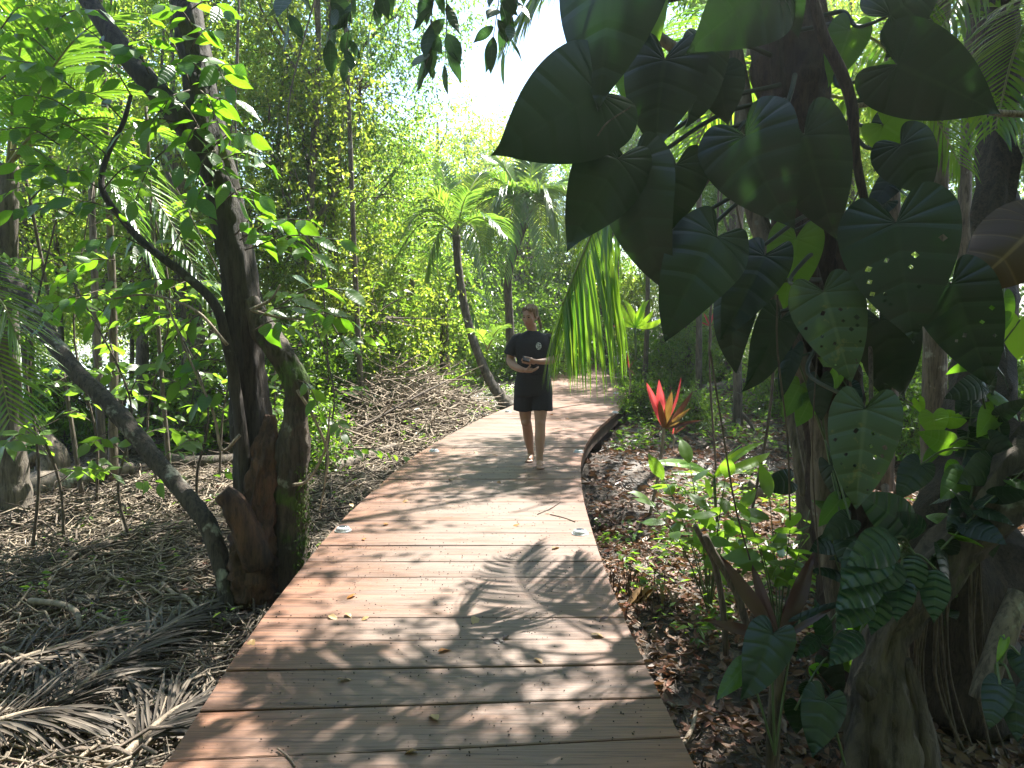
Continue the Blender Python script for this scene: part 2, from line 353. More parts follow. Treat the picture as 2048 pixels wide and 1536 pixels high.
def ground(x, y):
    x = np.asarray(x, float); y = np.asarray(y, float)
    z = -.46 + .34 * sstep(9, 15, y) + .028 * np.clip(y - 14, 0, 30)
    swamp = sstep(-3.5, -8, x) * sstep(6, 12, y)
    z = z * (1 - swamp) + (-.62) * swamp
    xr = er(np.clip(y, -3, 32)); z = z + 1.35 * sstep(9, 27, y) * sstep(.6, 6, x - xr)
    xl = el(np.clip(y, -3, 32))
    z = z + .42 * np.exp(-((x + 1.75) / 1.25) ** 2 - ((y - 12.2) / 1.6) ** 2)          # heap of sticks
    z = z + .20 * (vnoise(x * .7 + 9, y * .7, 3) - .5) + .10 * (vnoise(x * 2.1, y * 2.1 + 4, 5) - .5) + .05 * (vnoise(x * 6, y * 6, 8) - .5) + .025 * (vnoise(x * 15, y * 15, 9) - .5)
    d = np.maximum(xl - x, x - xr); lim = np.where(y < 34, zdeck(y) - .34, 99)
    return np.where(d < .6, np.minimum(z, lim + np.maximum(0, d) * .5), z)

def grid_axis(lo, hi, step, far, grow=1.16):
    a = list(np.arange(lo, hi + 1e-6, step)); s = step
    while a[-1] < far: s *= grow; a.append(a[-1] + s)
    s = step; b = []
    while (b[-1] if b else lo) > -far: s *= grow; b.append((b[-1] if b else lo) - s)
    return np.array(b[::-1] + a)
gx, gy = grid_axis(-7, 7.5, .075, 400), grid_axis(1.5, 17, .075, 400)
X, Y = np.meshgrid(gx, gy); Z = ground(X, Y)
far = sstep(40, 120, np.hypot(X, Y)); Z = Z * (1 - far) + far * np.where(X < -6, -.75, .3)
mb = MB(); nx = len(gx); i = (np.arange(len(gy) - 1)[:, None] * nx + np.arange(nx - 1)[None]).ravel()
mb.add(np.stack([X, Y, Z], -1).reshape(-1, 3), np.stack([i, i + 1, i + nx + 1, i + nx], 1))
def mudmat():
    m, n, l, p, o = mat('forest_mud')
    t = tex(n, l, 5, 8, .65); r = ramp(n, [(.3, (.028, .021, .016)), (.55, (.06, .045, .033)), (.75, (.11, .085, .062))]); l.new(t.outputs['Fac'], r.inputs['Fac'])
    t2 = tex(n, l, 46, 4, .7); c = mixc(n, l, r.outputs['Color'], (.17, .12, .08), math_node(n, l, 'MULTIPLY', math_node(n, l, 'GREATER_THAN', t2.outputs['Fac'], .6), .7))
    l.new(c, p.inputs['Base Color'])
    t3 = tex(n, l, 1.1, 3, .5); rr = ramp(n, [(.42, (.25, .25, .25)), (.55, (.85, .85, .85))]); l.new(t3.outputs['Fac'], rr.inputs['Fac']); l.new(rr.outputs['Color'], p.inputs['Roughness'])
    l.new(bump(n, l, t2.outputs['Fac'], .8, .03).outputs['Normal'], p.inputs['Normal']); return m
mb.build('ground', mudmat(), kind='structure')
wm, n_, l_, p_, o_ = mat('shallow_water'); p_.inputs['Base Color'].default_value = (.02, .022, .02, 1); p_.inputs['Roughness'].default_value = .04
tw = tex(n_, l_, 9, 3, .5); l_.new(bump(n_, l_, tw.outputs['Fac'], .06, .02).outputs['Normal'], p_.inputs['Normal'])
mb = MB(); mb.add([(-380, 1, -.545), (5, 1, -.545), (5, 380, -.545), (-380, 380, -.545)], np.array([[0, 1, 2, 3]])); mb.build('water', wm, kind='structure')

# ------------------------------------------------------------------ the boardwalk
walk = thing('boardwalk', None, None, (0, 0, 0), kind='structure')
prng = random.Random(3)
def slope(y): return .085 * float(np.clip((3.55 - y) / 1.1, 0, 1))
def plank(y0, y1, gap, lift, tilt):
    """One board across the walk, ends sawn along the curved edges, arrises eased, slightly uneven."""
    xs0 = np.linspace(0, 1, 13); bm = MB(); rows = []
    for (yy, dz, ins) in ((y0 + gap / 2, -.045, 0), (y0 + gap / 2, -.004, 0), (y0 + gap / 2 + .004, 0, .003), (y1 - gap / 2 - .004, 0, .003), (y1 - gap / 2, -.004, 0), (y1 - gap / 2, -.045, 0)):
        s = slope(yy); xm = (float(el(yy)) + float(er(yy))) / 2
        yl = yy + s * (float(el(yy)) - xm); yr = yy + s * (float(er(yy)) - xm)
        x0 = float(el(yl)) - .012 + ins; x1 = float(er(yr)) + .012 - ins; x = x0 + (x1 - x0) * xs0
        w = .0025 * (vnoise(x * 5 + y0 * 31, np.full_like(x, yy * 3)) - .5) * 2
        z = zdeck(yy) + dz + lift + tilt * (xs0 - .5) + .002 * (vnoise(x * 2.3 + y0 * 17, np.full_like(x, 2.0)) - .5)
        rows.append(np.stack([x, yy + s * (x - xm) + w * (dz > -.01), z], 1))
    V = np.concatenate(rows); k = 13; F = []
    for r in range(5):
        a = r * k + np.arange(k - 1); F.append(np.stack([a, a + 1, a + k + 1, a + k], 1))
    a = 5 * k + np.arange(k - 1); F.append(np.stack([a, a + 1, np.arange(1, k), np.arange(0, k - 1)], 1))
    e = np.arange(6) * k; F.append(np.array([list(e[::-1])])); F.append(np.array([list(e + k - 1)]))
    bm.add(V, F); return bm
y = 1.6; seams = [1.6]
while y < 30.2:
    y += prng.uniform(.27, .335)
    seams.append(y)
rest = MB()
for i in range(len(seams) - 1):
    g_ = prng.choice([.003, .007, .009, .012, .015]); b = plank(seams[i], seams[i + 1], g_, prng.uniform(-.003, .003), prng.uniform(-.003, .003))
    if seams[i] < 17: b.build('plank', M['deck'], walk, smooth=False)
    else:
        for f in b.F: rest.F.append(f + rest.n); rest.M.append(np.zeros(len(f)))
        rest.V += b.V; rest.U += b.U; rest.n += b.n
rest.build('far_planks', M['deck'], walk, smooth=False, kind='stuff')
# the part that turns left at the far end
mb = MB()
for i in range(70):
    x0 = 3.2 - i * .16; b0 = zdeck(30.3)
    y0, y1 = 30.25 + max(0, -x0) * .25, 32.1 + max(0, -x0) * .25
    c = np.array([(x0 - .152, y0, b0), (x0, y0, b0), (x0, y1, b0), (x0 - .152, y1, b0)]); c2 = c - (0, 0, .18)
    mb.add(np.vstack([c2, c]), np.array([[0, 3, 2, 1], [4, 5, 6, 7], [0, 1, 5, 4], [1, 2, 6, 5], [2, 3, 7, 6], [3, 0, 4, 7]]))
mb.build('far_planks', M['deck'], walk, smooth=False, kind='stuff')
# curved rim boards under the plank ends
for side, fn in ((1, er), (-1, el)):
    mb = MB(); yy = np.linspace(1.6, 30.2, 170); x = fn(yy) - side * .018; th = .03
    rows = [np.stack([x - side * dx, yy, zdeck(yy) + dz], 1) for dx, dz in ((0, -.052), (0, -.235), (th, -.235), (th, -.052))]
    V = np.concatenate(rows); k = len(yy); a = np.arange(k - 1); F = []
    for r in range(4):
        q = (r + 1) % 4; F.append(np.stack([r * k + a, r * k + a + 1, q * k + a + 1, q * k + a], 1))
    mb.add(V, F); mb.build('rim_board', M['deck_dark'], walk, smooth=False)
def box(mb, c, s, rz=0.0, mat=0):
    c = np.asarray(c, float); hx, hy, hz = np.asarray(s, float) / 2
    P = np.array([(-hx, -hy, -hz), (hx, -hy, -hz), (hx, hy, -hz), (-hx, hy, -hz), (-hx, -hy, hz), (hx, -hy, hz), (hx, hy, hz), (-hx, hy, hz)])
    R = np.array([[math.cos(rz), -math.sin(rz), 0], [math.sin(rz), math.cos(rz), 0], [0, 0, 1]])
    mb.add(P @ R.T + c, np.array([[0, 3, 2, 1], [4, 5, 6, 7], [0, 1, 5, 4], [1, 2, 6, 5], [2, 3, 7, 6], [3, 0, 4, 7]]), mat=mat)
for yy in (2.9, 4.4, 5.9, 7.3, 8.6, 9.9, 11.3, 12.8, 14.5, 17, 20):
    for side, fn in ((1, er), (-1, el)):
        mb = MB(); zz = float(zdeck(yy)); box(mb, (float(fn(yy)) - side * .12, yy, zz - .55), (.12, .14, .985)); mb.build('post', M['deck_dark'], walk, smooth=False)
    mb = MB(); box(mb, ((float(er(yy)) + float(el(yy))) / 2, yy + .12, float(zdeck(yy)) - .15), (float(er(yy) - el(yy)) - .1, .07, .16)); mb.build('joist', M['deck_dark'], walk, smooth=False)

# ------------------------------------------------------------------ thin scattering volume added to imitate the veiling glare of the lens
hm = bpy.data.materials.new('veil_haze'); hm.use_nodes = True; hn, hl = hm.node_tree.nodes, hm.node_tree.links; hn.remove(hn['Principled BSDF'])
pv = hn.new('ShaderNodeVolumePrincipled'); pv.inputs['Color'].default_value = (.93, .97, 1.0, 1); pv.inputs['Density'].default_value = .0013; pv.inputs['Anisotropy'].default_value = .65; hl.new(pv.outputs['Volume'], hn['Material Output'].inputs['Volume'])
mb = MB(); box(mb, (0, 0, 8.2), (1100, 1100, 20.4)); mb.build('veil_haze', hm, None, smooth=False, kind='stuff')

# ------------------------------------------------------------------ leaves as meshes
def leaf_mesh(name, outline, mats, n=30, s=5, fold=.12, droop=.2, quilt=0.0, nv=9, wave=.0, seed=0, lean=.35, twist=0.0):
    """One leaf of unit length along +X; outline = half outline from the petiole to the tip. UV: x along the edge, y from midrib (0) to edge (1)."""
    o = smooth_path([(a, b, 0) for a, b in outline], n); r_ = np.random.default_rng(seed); ph = r_.uniform(0, 6, 4)
    t = np.linspace(0, 1, n); sx = np.clip(o[:, 0] - lean * o[:, 1], 0, .985); sx = np.maximum.accumulate(sx); sx[-1] = 1 if o[-1, 0] > .99 else sx[-1]
    mb = MB(); VV, UU, FF = [], [], []
    for k, sg in enumerate((1, -1)):
        S = np.linspace(0, 1, s + 1)[None]; x = sx[:, None] * (1 - S) + o[:, 0][:, None] * S; y = o[:, 1][:, None] * S
        z = fold * y + wave * S ** 2 * np.sin(t[:, None] * 14 + ph[k]) * .5 + wave * .5 * S * np.sin(t[:, None] * 7 + ph[k + 2])
        z = z + quilt * np.cos(2 * np.pi * (t[:, None] * nv)) * (S * (1 - S) * 4) ** .8
        z = z - droop * np.clip(x, 0, 2) ** 2 - .35 * droop * (y ** 2) / .1 - .25 * droop * np.clip(-x, 0, 1)
        a = twist * x; y2 = y * sg
        VV.append(np.stack([x, y2 * np.cos(a) - z * np.sin(a), z * np.cos(a) + y2 * np.sin(a)], -1).reshape(-1, 3)); UU.append(np.stack([np.broadcast_to(t[:, None], x.shape), np.broadcast_to(S, x.shape)], -1).reshape(-1, 2))
        i = (np.arange(n - 1)[:, None] * (s + 1) + np.arange(s)[None]).ravel(); q = np.stack([i, i + s + 1, i + s + 2, i + 1], 1)
        if sg < 0: q = q[:, ::-1]
        FF.append(q + k * n * (s + 1))
    V = np.vstack(VV); U = np.vstack(UU); F = np.vstack(FF); h = n * (s + 1)
    mb.add(V, F, U); me = mb.mesh(name, mats)
    b = bmesh.new(); b.from_mesh(me); bmesh.ops.remove_doubles(b, verts=b.verts, dist=1e-4); b.to_mesh(me); b.free()
    for p in me.polygons: p.use_smooth = True
    return me
HEART = [(-.03, .005), (-.13, .05), (-.25, .13), (-.29, .23), (-.22, .33), (-.08, .40), (.12, .405), (.34, .36), (.55, .275), (.74, .165), (.88, .065), (.95, .022), (1, 0)]
HEART_LONG = [(-.02, .005), (-.12, .06), (-.21, .13), (-.22, .21), (-.13, .29), (.02, .34), (.2, .34), (.4, .30), (.6, .235), (.78, .15), (.91, .065), (1, 0)]
OVAL = [(0, 0), (.05, .06), (.18, .16), (.36, .22), (.54, .215), (.72, .15), (.87, .06), (1, 0)]
LANCE = [(0, .006), (.1, .03), (.25, .065), (.45, .085), (.65, .075), (.82, .045), (.93, .02), (1, 0)]
STRAP = [(0, .015), (.15, .035), (.35, .058), (.6, .062), (.8, .045), (.93, .02), (1, 0)]

def face_matrix(A, T, roll=0.0, wid=1.0, toward=None, depth=1.0):
    """Matrix that lays a unit leaf from A (petiole) to T (tip), its face turned to `toward` (default the path's viewing side), rolled about its midrib."""
    A, T = Vector(A), Vector(T); X = T - A; L = X.length; X.normalize()
    v = Vector(toward) if toward is not None else (Vector((0, 0, CAM_H)) - A.lerp(T, .4)).normalized()
    Zv = v - X * v.dot(X); Zv.normalize(); Zv = Quaternion(X, math.radians(roll)) @ Zv; Yv = Zv.cross(X)
    return Matrix(((X.x * L, Yv.x * L * wid, Zv.x * L * depth, A.x), (X.y * L, Yv.y * L * wid, Zv.y * L * depth, A.y), (X.z * L, Yv.z * L * wid, Zv.z * L * depth, A.z), (0, 0, 0, 1)))

def under_leaf(p, lf):
    """Hang a petiole under its leaf without moving it."""
    p.parent = lf; p.matrix_parent_inverse = lf.matrix_basis.inverted(); return p

def spray(parent, P, nleaf, size, meshes, twig_mat, r0=.006, wobble=.0, name='leaf', rnd=random, droop=.35, both=True, tw=True, t0=.15):
    """A leafy twig along P: a tube plus leaves set alternately; every leaf an object."""
    P = smooth_path(P, 14)
    if tw:
        mb = MB(); mb.add(*tube(P, np.linspace(r0, r0 * .45, len(P)), 5)); mb.build('twig', twig_mat, parent)
    T = unit(np.gradient(P, axis=0))
    for i in range(nleaf):
        t = t0 + (1 - t0) * i / max(1, nleaf - 1); k = t * (len(P) - 1); a = int(min(k, len(P) - 2)); p = P[a] + (P[a + 1] - P[a]) * (k - a); d = T[a]
        side = unit(np.cross(d, (rnd.uniform(-.35, .35), rnd.uniform(-.35, .35), 1))) * (1 if i % 2 else -1)
        dr = unit(d * rnd.uniform(.35, .8) + side * rnd.uniform(.6, 1.0) + np.array((0, 0, -1)) * rnd.uniform(0, droop * 2) + np.array([rnd.uniform(-.25, .25) for _ in range(3)]))
        if i == nleaf - 1: dr = unit(d + np.array((0, 0, -droop)))
        L = size * rnd.uniform(.72, 1.15); up = unit(np.array((0, 0, 1)) + np.array([rnd.uniform(-.7, .7) for _ in range(3)]))
        link(name, rnd.choice(meshes), parent, face_matrix(p + dr * L * .06, p + dr * L * 1.06, rnd.uniform(-25, 25), rnd.uniform(.9, 1.15), up))

# ------------------------------------------------------------------ trees
def limb_path(a, b, sag=.0, n=9, jit=.12, r_=rng):
    a, b = np.asarray(a, float), np.asarray(b, float); L = np.linalg.norm(b - a); t = np.linspace(0, 1, 5)[:, None]
    p = a * (1 - t) + b * t; p[1:-1] += r_.normal(0, jit * L * .35, (3, 3)); p[:, 2] += sag * L * np.sin(np.pi * t[:, 0])
    return smooth_path(p, n)

def crown_mb(r_, blobs, nleaf, size, per=11, gaps=.42, gscale=.9, flat=.55, twigs=120, hang=.25):
    """Leaves of a crown: twigs bearing leaves, spread through several lobes with gaps between the clumps."""
    blobs = np.asarray(blobs, float); w = blobs[:, 3] ** 2.3; w /= w.sum(); nt = int(nleaf / per * 1.9)
    b = blobs[r_.choice(len(blobs), nt, p=w)]; d = unit(r_.normal(0, 1, (nt, 3))); f = r_.uniform(0, 1, nt) ** .42
    c = b[:, :3] + d * (b[:, 3] * f)[:, None] * np.array((1, 1, .85))
    keep = (v3noise(c * gscale + 40, 2) + .5 * v3noise(c * gscale * 2.6 + 80, 4)) / 1.5 > gaps; c, d = c[keep], d[keep]
    nt = min(len(c), int(nleaf / per)); c, d = c[:nt], d[:nt]
    td = unit(d * .7 + r_.normal(0, .6, (nt, 3)) + np.array((0, 0, -hang)))
    P = np.repeat(c, per, 0); D0 = np.repeat(td, per, 0); N = len(P); s = np.tile(np.linspace(0, 1, per), nt)
    side = unit(np.cross(D0, r_.normal(0, 1, (N, 3)))); tl = size * 5.0
    P = P + D0 * (s * tl)[:, None] + r_.normal(0, size * .25, (N, 3))
    D = unit(D0 * .5 + side + r_.normal(0, .3, (N, 3)) + np.array((0, 0, -.25))); Nn = unit(np.array((0, 0, 1.0)) + r_.normal(0, flat, (N, 3)))
    L = size * r_.uniform(.65, 1.3, N); mb = MB(); V, F = leaf_quads(P, D, Nn, L, L * r_.uniform(.42, .6, N)); mb.add(V, F, mat=0)
    for k in r_.choice(nt, min(nt, twigs), replace=False):
        bb = blobs[np.argmin(np.linalg.norm(blobs[:, :3] - c[k], axis=1) / blobs[:, 3])]
        q = np.stack([c[k] * .25 + bb[:3] * .75, (c[k] + bb[:3]) / 2 + r_.normal(0, .1, 3), c[k] + td[k] * tl]); mb.add(*tube(smooth_path(q, 5), np.linspace(.016, .004, 5), 4, False), mat=1)
    return mb

def trunk_mb(r_, path, r0, r1, sides=12, rough=.12, limbs=(), seed=0, n=26, flare=1.6, flute=.0):
    mb = MB(); P = smooth_path(path, n); t = np.linspace(0, 1, n); R = r0 + (r1 - r0) * t ** .8; R = R * (1 + (flare - 1) * np.exp(-t * n * .35))
    mb.add(*tube(P, R, sides, True, rough, seed, 3, flute))
    for (ti, end, ra) in limbs:
        a = P[int(ti * (n - 1))]; q = limb_path(a, end, .08, 9, .14, r_); mb.add(*tube(q, np.linspace(ra, ra * .25, 9), 6, True, rough, seed + 3))
    return mb

def local_tree(seed, h, spread, lobes, nleaf, size, tr, lean=.3, base=.35, gaps=.42, twigs=140):
    """Trunk and crown meshes of a tree standing at the origin."""
    r_ = np.random.default_rng(seed); blobs = []
    for i in range(lobes):
        f = (i + .5) / lobes; z = h * (base + (1 - base) * f * .95); a = i * 2.4 + r_.uniform(-.5, .5); rad = spread * r_.uniform(.2, .75) * (1 - .35 * f)
        blobs.append((math.cos(a) * rad, math.sin(a) * rad, z, spread * r_.uniform(.42, .68) * (1 - .25 * f)))
    top = (r_.normal(0, lean), r_.normal(0, lean), h * .93); path = [(0, 0, -.3), (r_.normal(0, .08), r_.normal(0, .08), h * .3), (top[0] * .5 + r_.normal(0, .12), top[1] * .5, h * .62), top]
    limbs = [(float(np.clip(b[2] / h * .8 - .05, .15, .9)), b[:3], tr * r_.uniform(.3, .5)) for b in blobs]
    return trunk_mb(r_, path, tr, tr * .3, 9, .12, limbs, seed), crown_mb(r_, blobs, nleaf, size, gaps=gaps, twigs=twigs)

KINDS = {}
for key, args, lm in (
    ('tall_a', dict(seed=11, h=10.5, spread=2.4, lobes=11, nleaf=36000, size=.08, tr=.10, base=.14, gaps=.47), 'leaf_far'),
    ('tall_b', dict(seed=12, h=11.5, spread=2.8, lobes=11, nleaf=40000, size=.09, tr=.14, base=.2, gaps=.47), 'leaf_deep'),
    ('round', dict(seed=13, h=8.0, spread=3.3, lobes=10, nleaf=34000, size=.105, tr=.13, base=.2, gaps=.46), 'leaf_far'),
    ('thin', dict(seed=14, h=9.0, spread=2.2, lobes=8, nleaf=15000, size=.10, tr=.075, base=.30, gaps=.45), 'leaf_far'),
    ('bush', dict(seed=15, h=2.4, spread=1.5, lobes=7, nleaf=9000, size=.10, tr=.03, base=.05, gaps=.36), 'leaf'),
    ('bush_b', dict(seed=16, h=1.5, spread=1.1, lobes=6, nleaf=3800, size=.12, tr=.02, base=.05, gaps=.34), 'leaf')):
    t_, c_ = local_tree(**args); KINDS[key] = (t_.mesh(key, M['bark_grey']), c_.mesh(key, [M[lm], M['twig_dark']], smooth=False))

def plant_tree(kind, x, y, s=1.0, rz=0.0, label='', group=None, cat='tree', name='tree', sz=None, sink=0.0):
    z = float(ground(np.array([x]), np.array([y]))[0]) - sink; t = thing(name, label, cat, (x, y, z), group); tm, cm = KINDS[kind]
    for nm, me in (('trunk' if cat == 'tree' else 'stem', tm), ('crown' if cat == 'tree' else 'foliage', cm)):
        o = link(nm, me, t); o.rotation_euler = (0, 0, rz); o.scale = (s, s, sz or s)
    return t
def px_x(px, y): return (px - 1024) / FPX * y

G1, G2, G3 = 'forest trees left of the walk', 'forest trees beyond the bend', 'forest trees on the right bank'
for i, (px, y, k, s, lab, g) in enumerate([
    (625, 13.0, 'tall_a', 1.0, 'tall small leaved tree filling the gap right of the thick left trunk', G1),
    (672, 14.8, 'tall_b', .95, 'dark crowned tall tree at the left border of the open sky', G1),
    (470, 17, 'tall_a', 1.1, 'tall leafy tree straight behind the thick vine covered trunk', G1),
    (735, 17.5, 'round', .82, 'pale green rounded tree below the dark tall crown', G1),
    (770, 24, 'round', .95, 'lower rounded tree behind the leaning palm to its left', G2),
    (870, 27, 'round', 1.12, 'sunlit pale green tree under the middle of the sky gap', G2),
    (960, 30, 'round', 1.22, 'farthest pale tree under the right side of the sky gap', G2),
    (1060, 27, 'round', 1.05, 'tree behind the tall palm above the walking woman', G2),
    (1215, 25, 'tall_b', .95, 'darker tree right of the sky gap beyond the hanging frond', G2),
    (1190, 31, 'tall_a', 1.1, 'forest tree on the right bank behind the highest huge leaf', G3),
    (1290, 26, 'tall_a', 1.0, 'forest tree on the right bank above the hanging frond', G3),
    (1400, 21, 'tall_b', .9, 'forest tree on the right bank behind the long dark hanging leaf', G3),
    (1500, 28, 'tall_a', 1.1, 'forest tree on the right bank behind the lowest middle leaf', G3),
    (1620, 19, 'tall_b', .9, 'forest tree on the right bank behind the pleated grey green leaf', G3),
    (1740, 24, 'tall_a', 1.0, 'forest tree on the right bank behind the dark upright trunk', G3),
    (1850, 16, 'tall_b', .85, 'forest tree on the right bank behind the bent bare branch', G3),
    (1960, 21, 'tall_a', 1.0, 'forest tree on the right bank behind the huge upper right leaf', G3),
    (2080, 14, 'tall_b', .85, 'forest tree on the right bank at the right border behind the glinting leaf', G3),
    (60, 15, 'thin', 1.0, 'slim open crowned tree behind the left border palm', 'slim trees by the lagoon'),
    (185, 12.5, 'thin', .95, 'slim open crowned tree above the fallen pale log', 'slim trees by the lagoon'),
    (300, 16, 'thin', 1.05, 'slim open crowned tree farther back, behind the leaning mangrove', 'slim trees by the lagoon'),
    (375, 12, 'thin', .9, 'slim open crowned tree just left of the thick dark trunk', 'slim trees by the lagoon'),
    (230, 21, 'thin', 1.1, 'farthest slim open crowned tree, across the wet mud', 'slim trees by the lagoon'),
    (10, 24, 'round', 1.0, 'rounded tree across the lagoon at the far left', 'trees across the lagoon'),
    (140, 30, 'round', 1.1, 'rounded tree across the lagoon behind slim stems', 'trees across the lagoon'),
    (330, 29, 'tall_a', .95, 'taller tree across the lagoon behind slim stems', 'trees across the lagoon'),
    (-120, 17, 'tall_b', 1.0, 'dark tree at the far left border of the photo', 'trees across the lagoon')]):
    plant_tree(k, px_x(px, y), y, s, i * 1.7, lab, g)
# unseen forest behind and beside the camera, added to block skylight and deepen shade
for i, (x, y, k, s) in enumerate([(-7, -3, 'tall_b', 1.1), (-4, -6, 'tall_b', 1.1), (0, -8, 'tall_b', 1.2), (4, -6, 'tall_b', 1.1), (7, -3, 'tall_b', 1.1), (-2.2, -5, 'round', 1.1), (2.6, -4.2, 'round', 1.0), (9, 1, 'tall_b', 1.1), (8.5, 5, 'tall_b', 1.0), (-9, 1, 'tall_b', 1.0), (-9.5, 5, 'tall_a', 1.0), (-8, -9, 'tall_b', 1.3), (8, -9, 'tall_b', 1.3), (0, -13, 'tall_b', 1.5), (5.5, .5, 'round', .9), (-6, -.5, 'round', .85)]):
    plant_tree(k, x, y, s, i * 1.3, 'unseen dense tree added behind the viewpoint to block skylight', 'forest behind the viewpoint')
for i, (px, y, k, s, lab) in enumerate([
    (560, 11.5, 'bush', .8, 'bright bushy shrub left of the stick heap'), (660, 12.8, 'bush', .75, 'shrub under the tall small leaved tree'), (740, 14.5, 'bush', .8, 'shrub behind the stick heap'),
    (800, 17, 'bush', .9, 'shrub left of the leaning palm'), (960, 19, 'bush', .8, 'shrub between the two palm trunks'), (1060, 20, 'bush', 1.0, 'shrub behind the walking woman'), (1000, 24, 'bush', 1.5, 'tall bright shrub between the curved palm and the tall palm'), (1090, 26, 'bush', 1.7, 'tall bright shrub right of the tall palm'), (1165, 28, 'bush', 1.5, 'bright shrub at the end of the view along the walk'), (900, 22, 'bush', 1.4, 'tall bright shrub behind the young palm'),
    (1130, 23, 'bush', 1.0, 'shrub at the far end of the walk'), (450, 11, 'bush_b', .9, 'low shrub behind the rotten trunk'), (600, 9.3, 'bush_b', .55, 'low dark shrub on the mud left of the stick heap'),
    (1300, 18.5, 'bush', .62, 'sunlit shrub right of the hanging frond'), (1330, 16.5, 'bush', .7, 'shrub on the right bank above the red leaved plant'), (1390, 17.5, 'bush', .8, 'shrub on top of the right bank'),
    (1470, 19, 'bush', .9, 'yellow green shrub on the crest of the bank'), (1560, 14, 'bush', .7, 'shrub half hidden by the crooked pale trunk'), (1690, 13, 'bush', .8, 'shrub in the shade behind the vine trunk'),
    (1830, 11, 'bush', .8, 'dark shrub behind the low gnarled trunk'), (1960, 9.5, 'bush', .8, 'dark shrub at the right border'), (330, 13, 'bush', .7, 'shrub among the mangrove roots'),
    (130, 11.5, 'bush_b', .9, 'low shrub by the fallen log'), (1385, 12, 'bush_b', .4, 'low leafy shrub behind the red leaved plant'), (1290, 13.2, 'bush_b', .42, 'leafy shrub at the outer bend of the walk')]):
    plant_tree(k, px_x(px, y), y, s, i * 2.1, lab, 'shrubs of the forest floor', 'shrub', 'shrub')

for i, (x, y, k, s, sz) in enumerate([(5.2, 17.6, 'tall_b', .75, 1.0), (6.6, 14.5, 'tall_a', .8, .95)]):  # extra trees added to throw dappled shade on the far bend
    plant_tree(k, x, y, s, i * 1.9, ('tree added on the right bank to shade the bend of the walk', 'second tree added on the right bank for shade, nearer to the walk')[i], G3, sz=sz)
# overhead canopy: the tree that carries the big climbing plant and the left tree both get unseen lobes, placed towards the sun to shade walk and ground
def world_tree(name, label, base, trunk, crown_blobs, nleaf, size, bmat, lmat, seed, gaps=.44, group=None):
    t = thing(name, label, 'tree', base, group); r_ = np.random.default_rng(seed)
    trunk.build('trunk', bmat, t); crown_mb(r_, crown_blobs, nleaf, size, gaps=gaps, twigs=60, gscale=1.1).build('crown', [M[lmat], M['twig_dark']], t, smooth=False)
    return t

# --- the dark, root-wrapped tree on the right
pA = [at(1715, 1330, 3.9), at(1690, 1100, 3.9), at(1668, 850, 3.9), at(1645, 650, 3.9), at(1615, 420, 3.9), at(1590, 200, 3.9), at(1570, 0, 3.95), at(1560, -300, 4.0), (1.55, 4.3, 5.2), (2.0, 4.9, 6.6)]
rA = np.random.default_rng(31)
tA = MB(); P = smooth_path(pA, 150); tt = np.linspace(0, 1, 150); R = np.interp(tt, [0, .1, .3, .6, 1], [.20, .155, .15, .185, .10]); tA.add(*tube(P, R, 32, True, .2, 3, 7, .05, 5))
CROWN_A = [(1.9, 6.1, 6.0, .6), (.9, 5.9, 6.2, .6), (-.3, 5.7, 6.6, .7), (2.6, 5.5, 6.2, .85), (1.3, 5.7, 6.3, .85), (.3, 5.6, 6.5, .8), (3.9, 5.2, 6.2, 1.1), (5.5, 7.2, 6.4, 1.5), (5.0, 8.6, 7.2, 1.3), (2.3, 4.2, 5.2, .8), (3.2, 3.2, 4.8, 1.0), (5.2, 5.4, 5.4, 1.5), (2.9, 4.2, 5.9, 1.2), (5.5, 8.6, 7.2, 1.6), (1.2, 3.9, 6.6, .8), (4.3, 3.8, 5.6, 1.3), (6.4, 6.8, 6.4, 1.6)]
for b in CROWN_A[:9]: tA.add(*tube(limb_path(P[-14], b[:3], .05, 9, .12, rA), np.linspace(.07, .02, 9), 7, True, .1, 5))
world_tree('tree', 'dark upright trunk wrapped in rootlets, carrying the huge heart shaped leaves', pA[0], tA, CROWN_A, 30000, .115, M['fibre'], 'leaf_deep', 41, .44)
# --- the thick tree on the left of the walk
pB = [at(545, 1275, 5.2), at(538, 1180, 5.2), at(520, 1000, 5.2), at(502, 850, 5.2), at(490, 700, 5.2), at(474, 520, 5.2), at(445, 380, 5.25), at(420, 270, 5.3), at(395, 130, 5.4), at(372, 0, 5.5), at(350, -200, 5.8), (-2.2, 6.6, 6.2)]
tB = MB(); P = smooth_path(pB, 170); tt = np.linspace(0, 1, 170); R = np.interp(tt, [0, .06, .16, .25, .36, .55, .8, 1], [.26, .21, .165, .14, .118, .118, .10, .07]); tB.add(*tube(P, R, 34, True, .13, 8, 5, .06, 5))
CROWN_B = [(.2, 7.8, 6.6, .8), (-.3, 9.2, 6.9, .7), (1.0, 8.6, 6.8, .6), (2.5, 11.1, 7.2, .85), (-1.0, 8.3, 6.4, .95), (1.9, 9.6, 6.8, .85), (3.2, 11.2, 7.2, .9), (3.4, 13.0, 7.6, 1.0), (1.5, 12.5, 8.2, .9), (-2.7, 7.4, 6.4, 1.15), (.2, 10.8, 8.2, 1.2), (-4.0, 11.5, 8.2, 1.0)]
for b in CROWN_B: tB.add(*tube(limb_path(P[-9], b[:3], .05, 9, .12, rA), np.linspace(.06, .02, 9), 7, True, .1, 5))
treeB = world_tree('tree', 'thick dark tree trunk on the left, leafy vines up its stem, beside the boardwalk', pB[0], tB, CROWN_B, 21000, .115, M['bark_dark'], 'leaf', 42, .46)
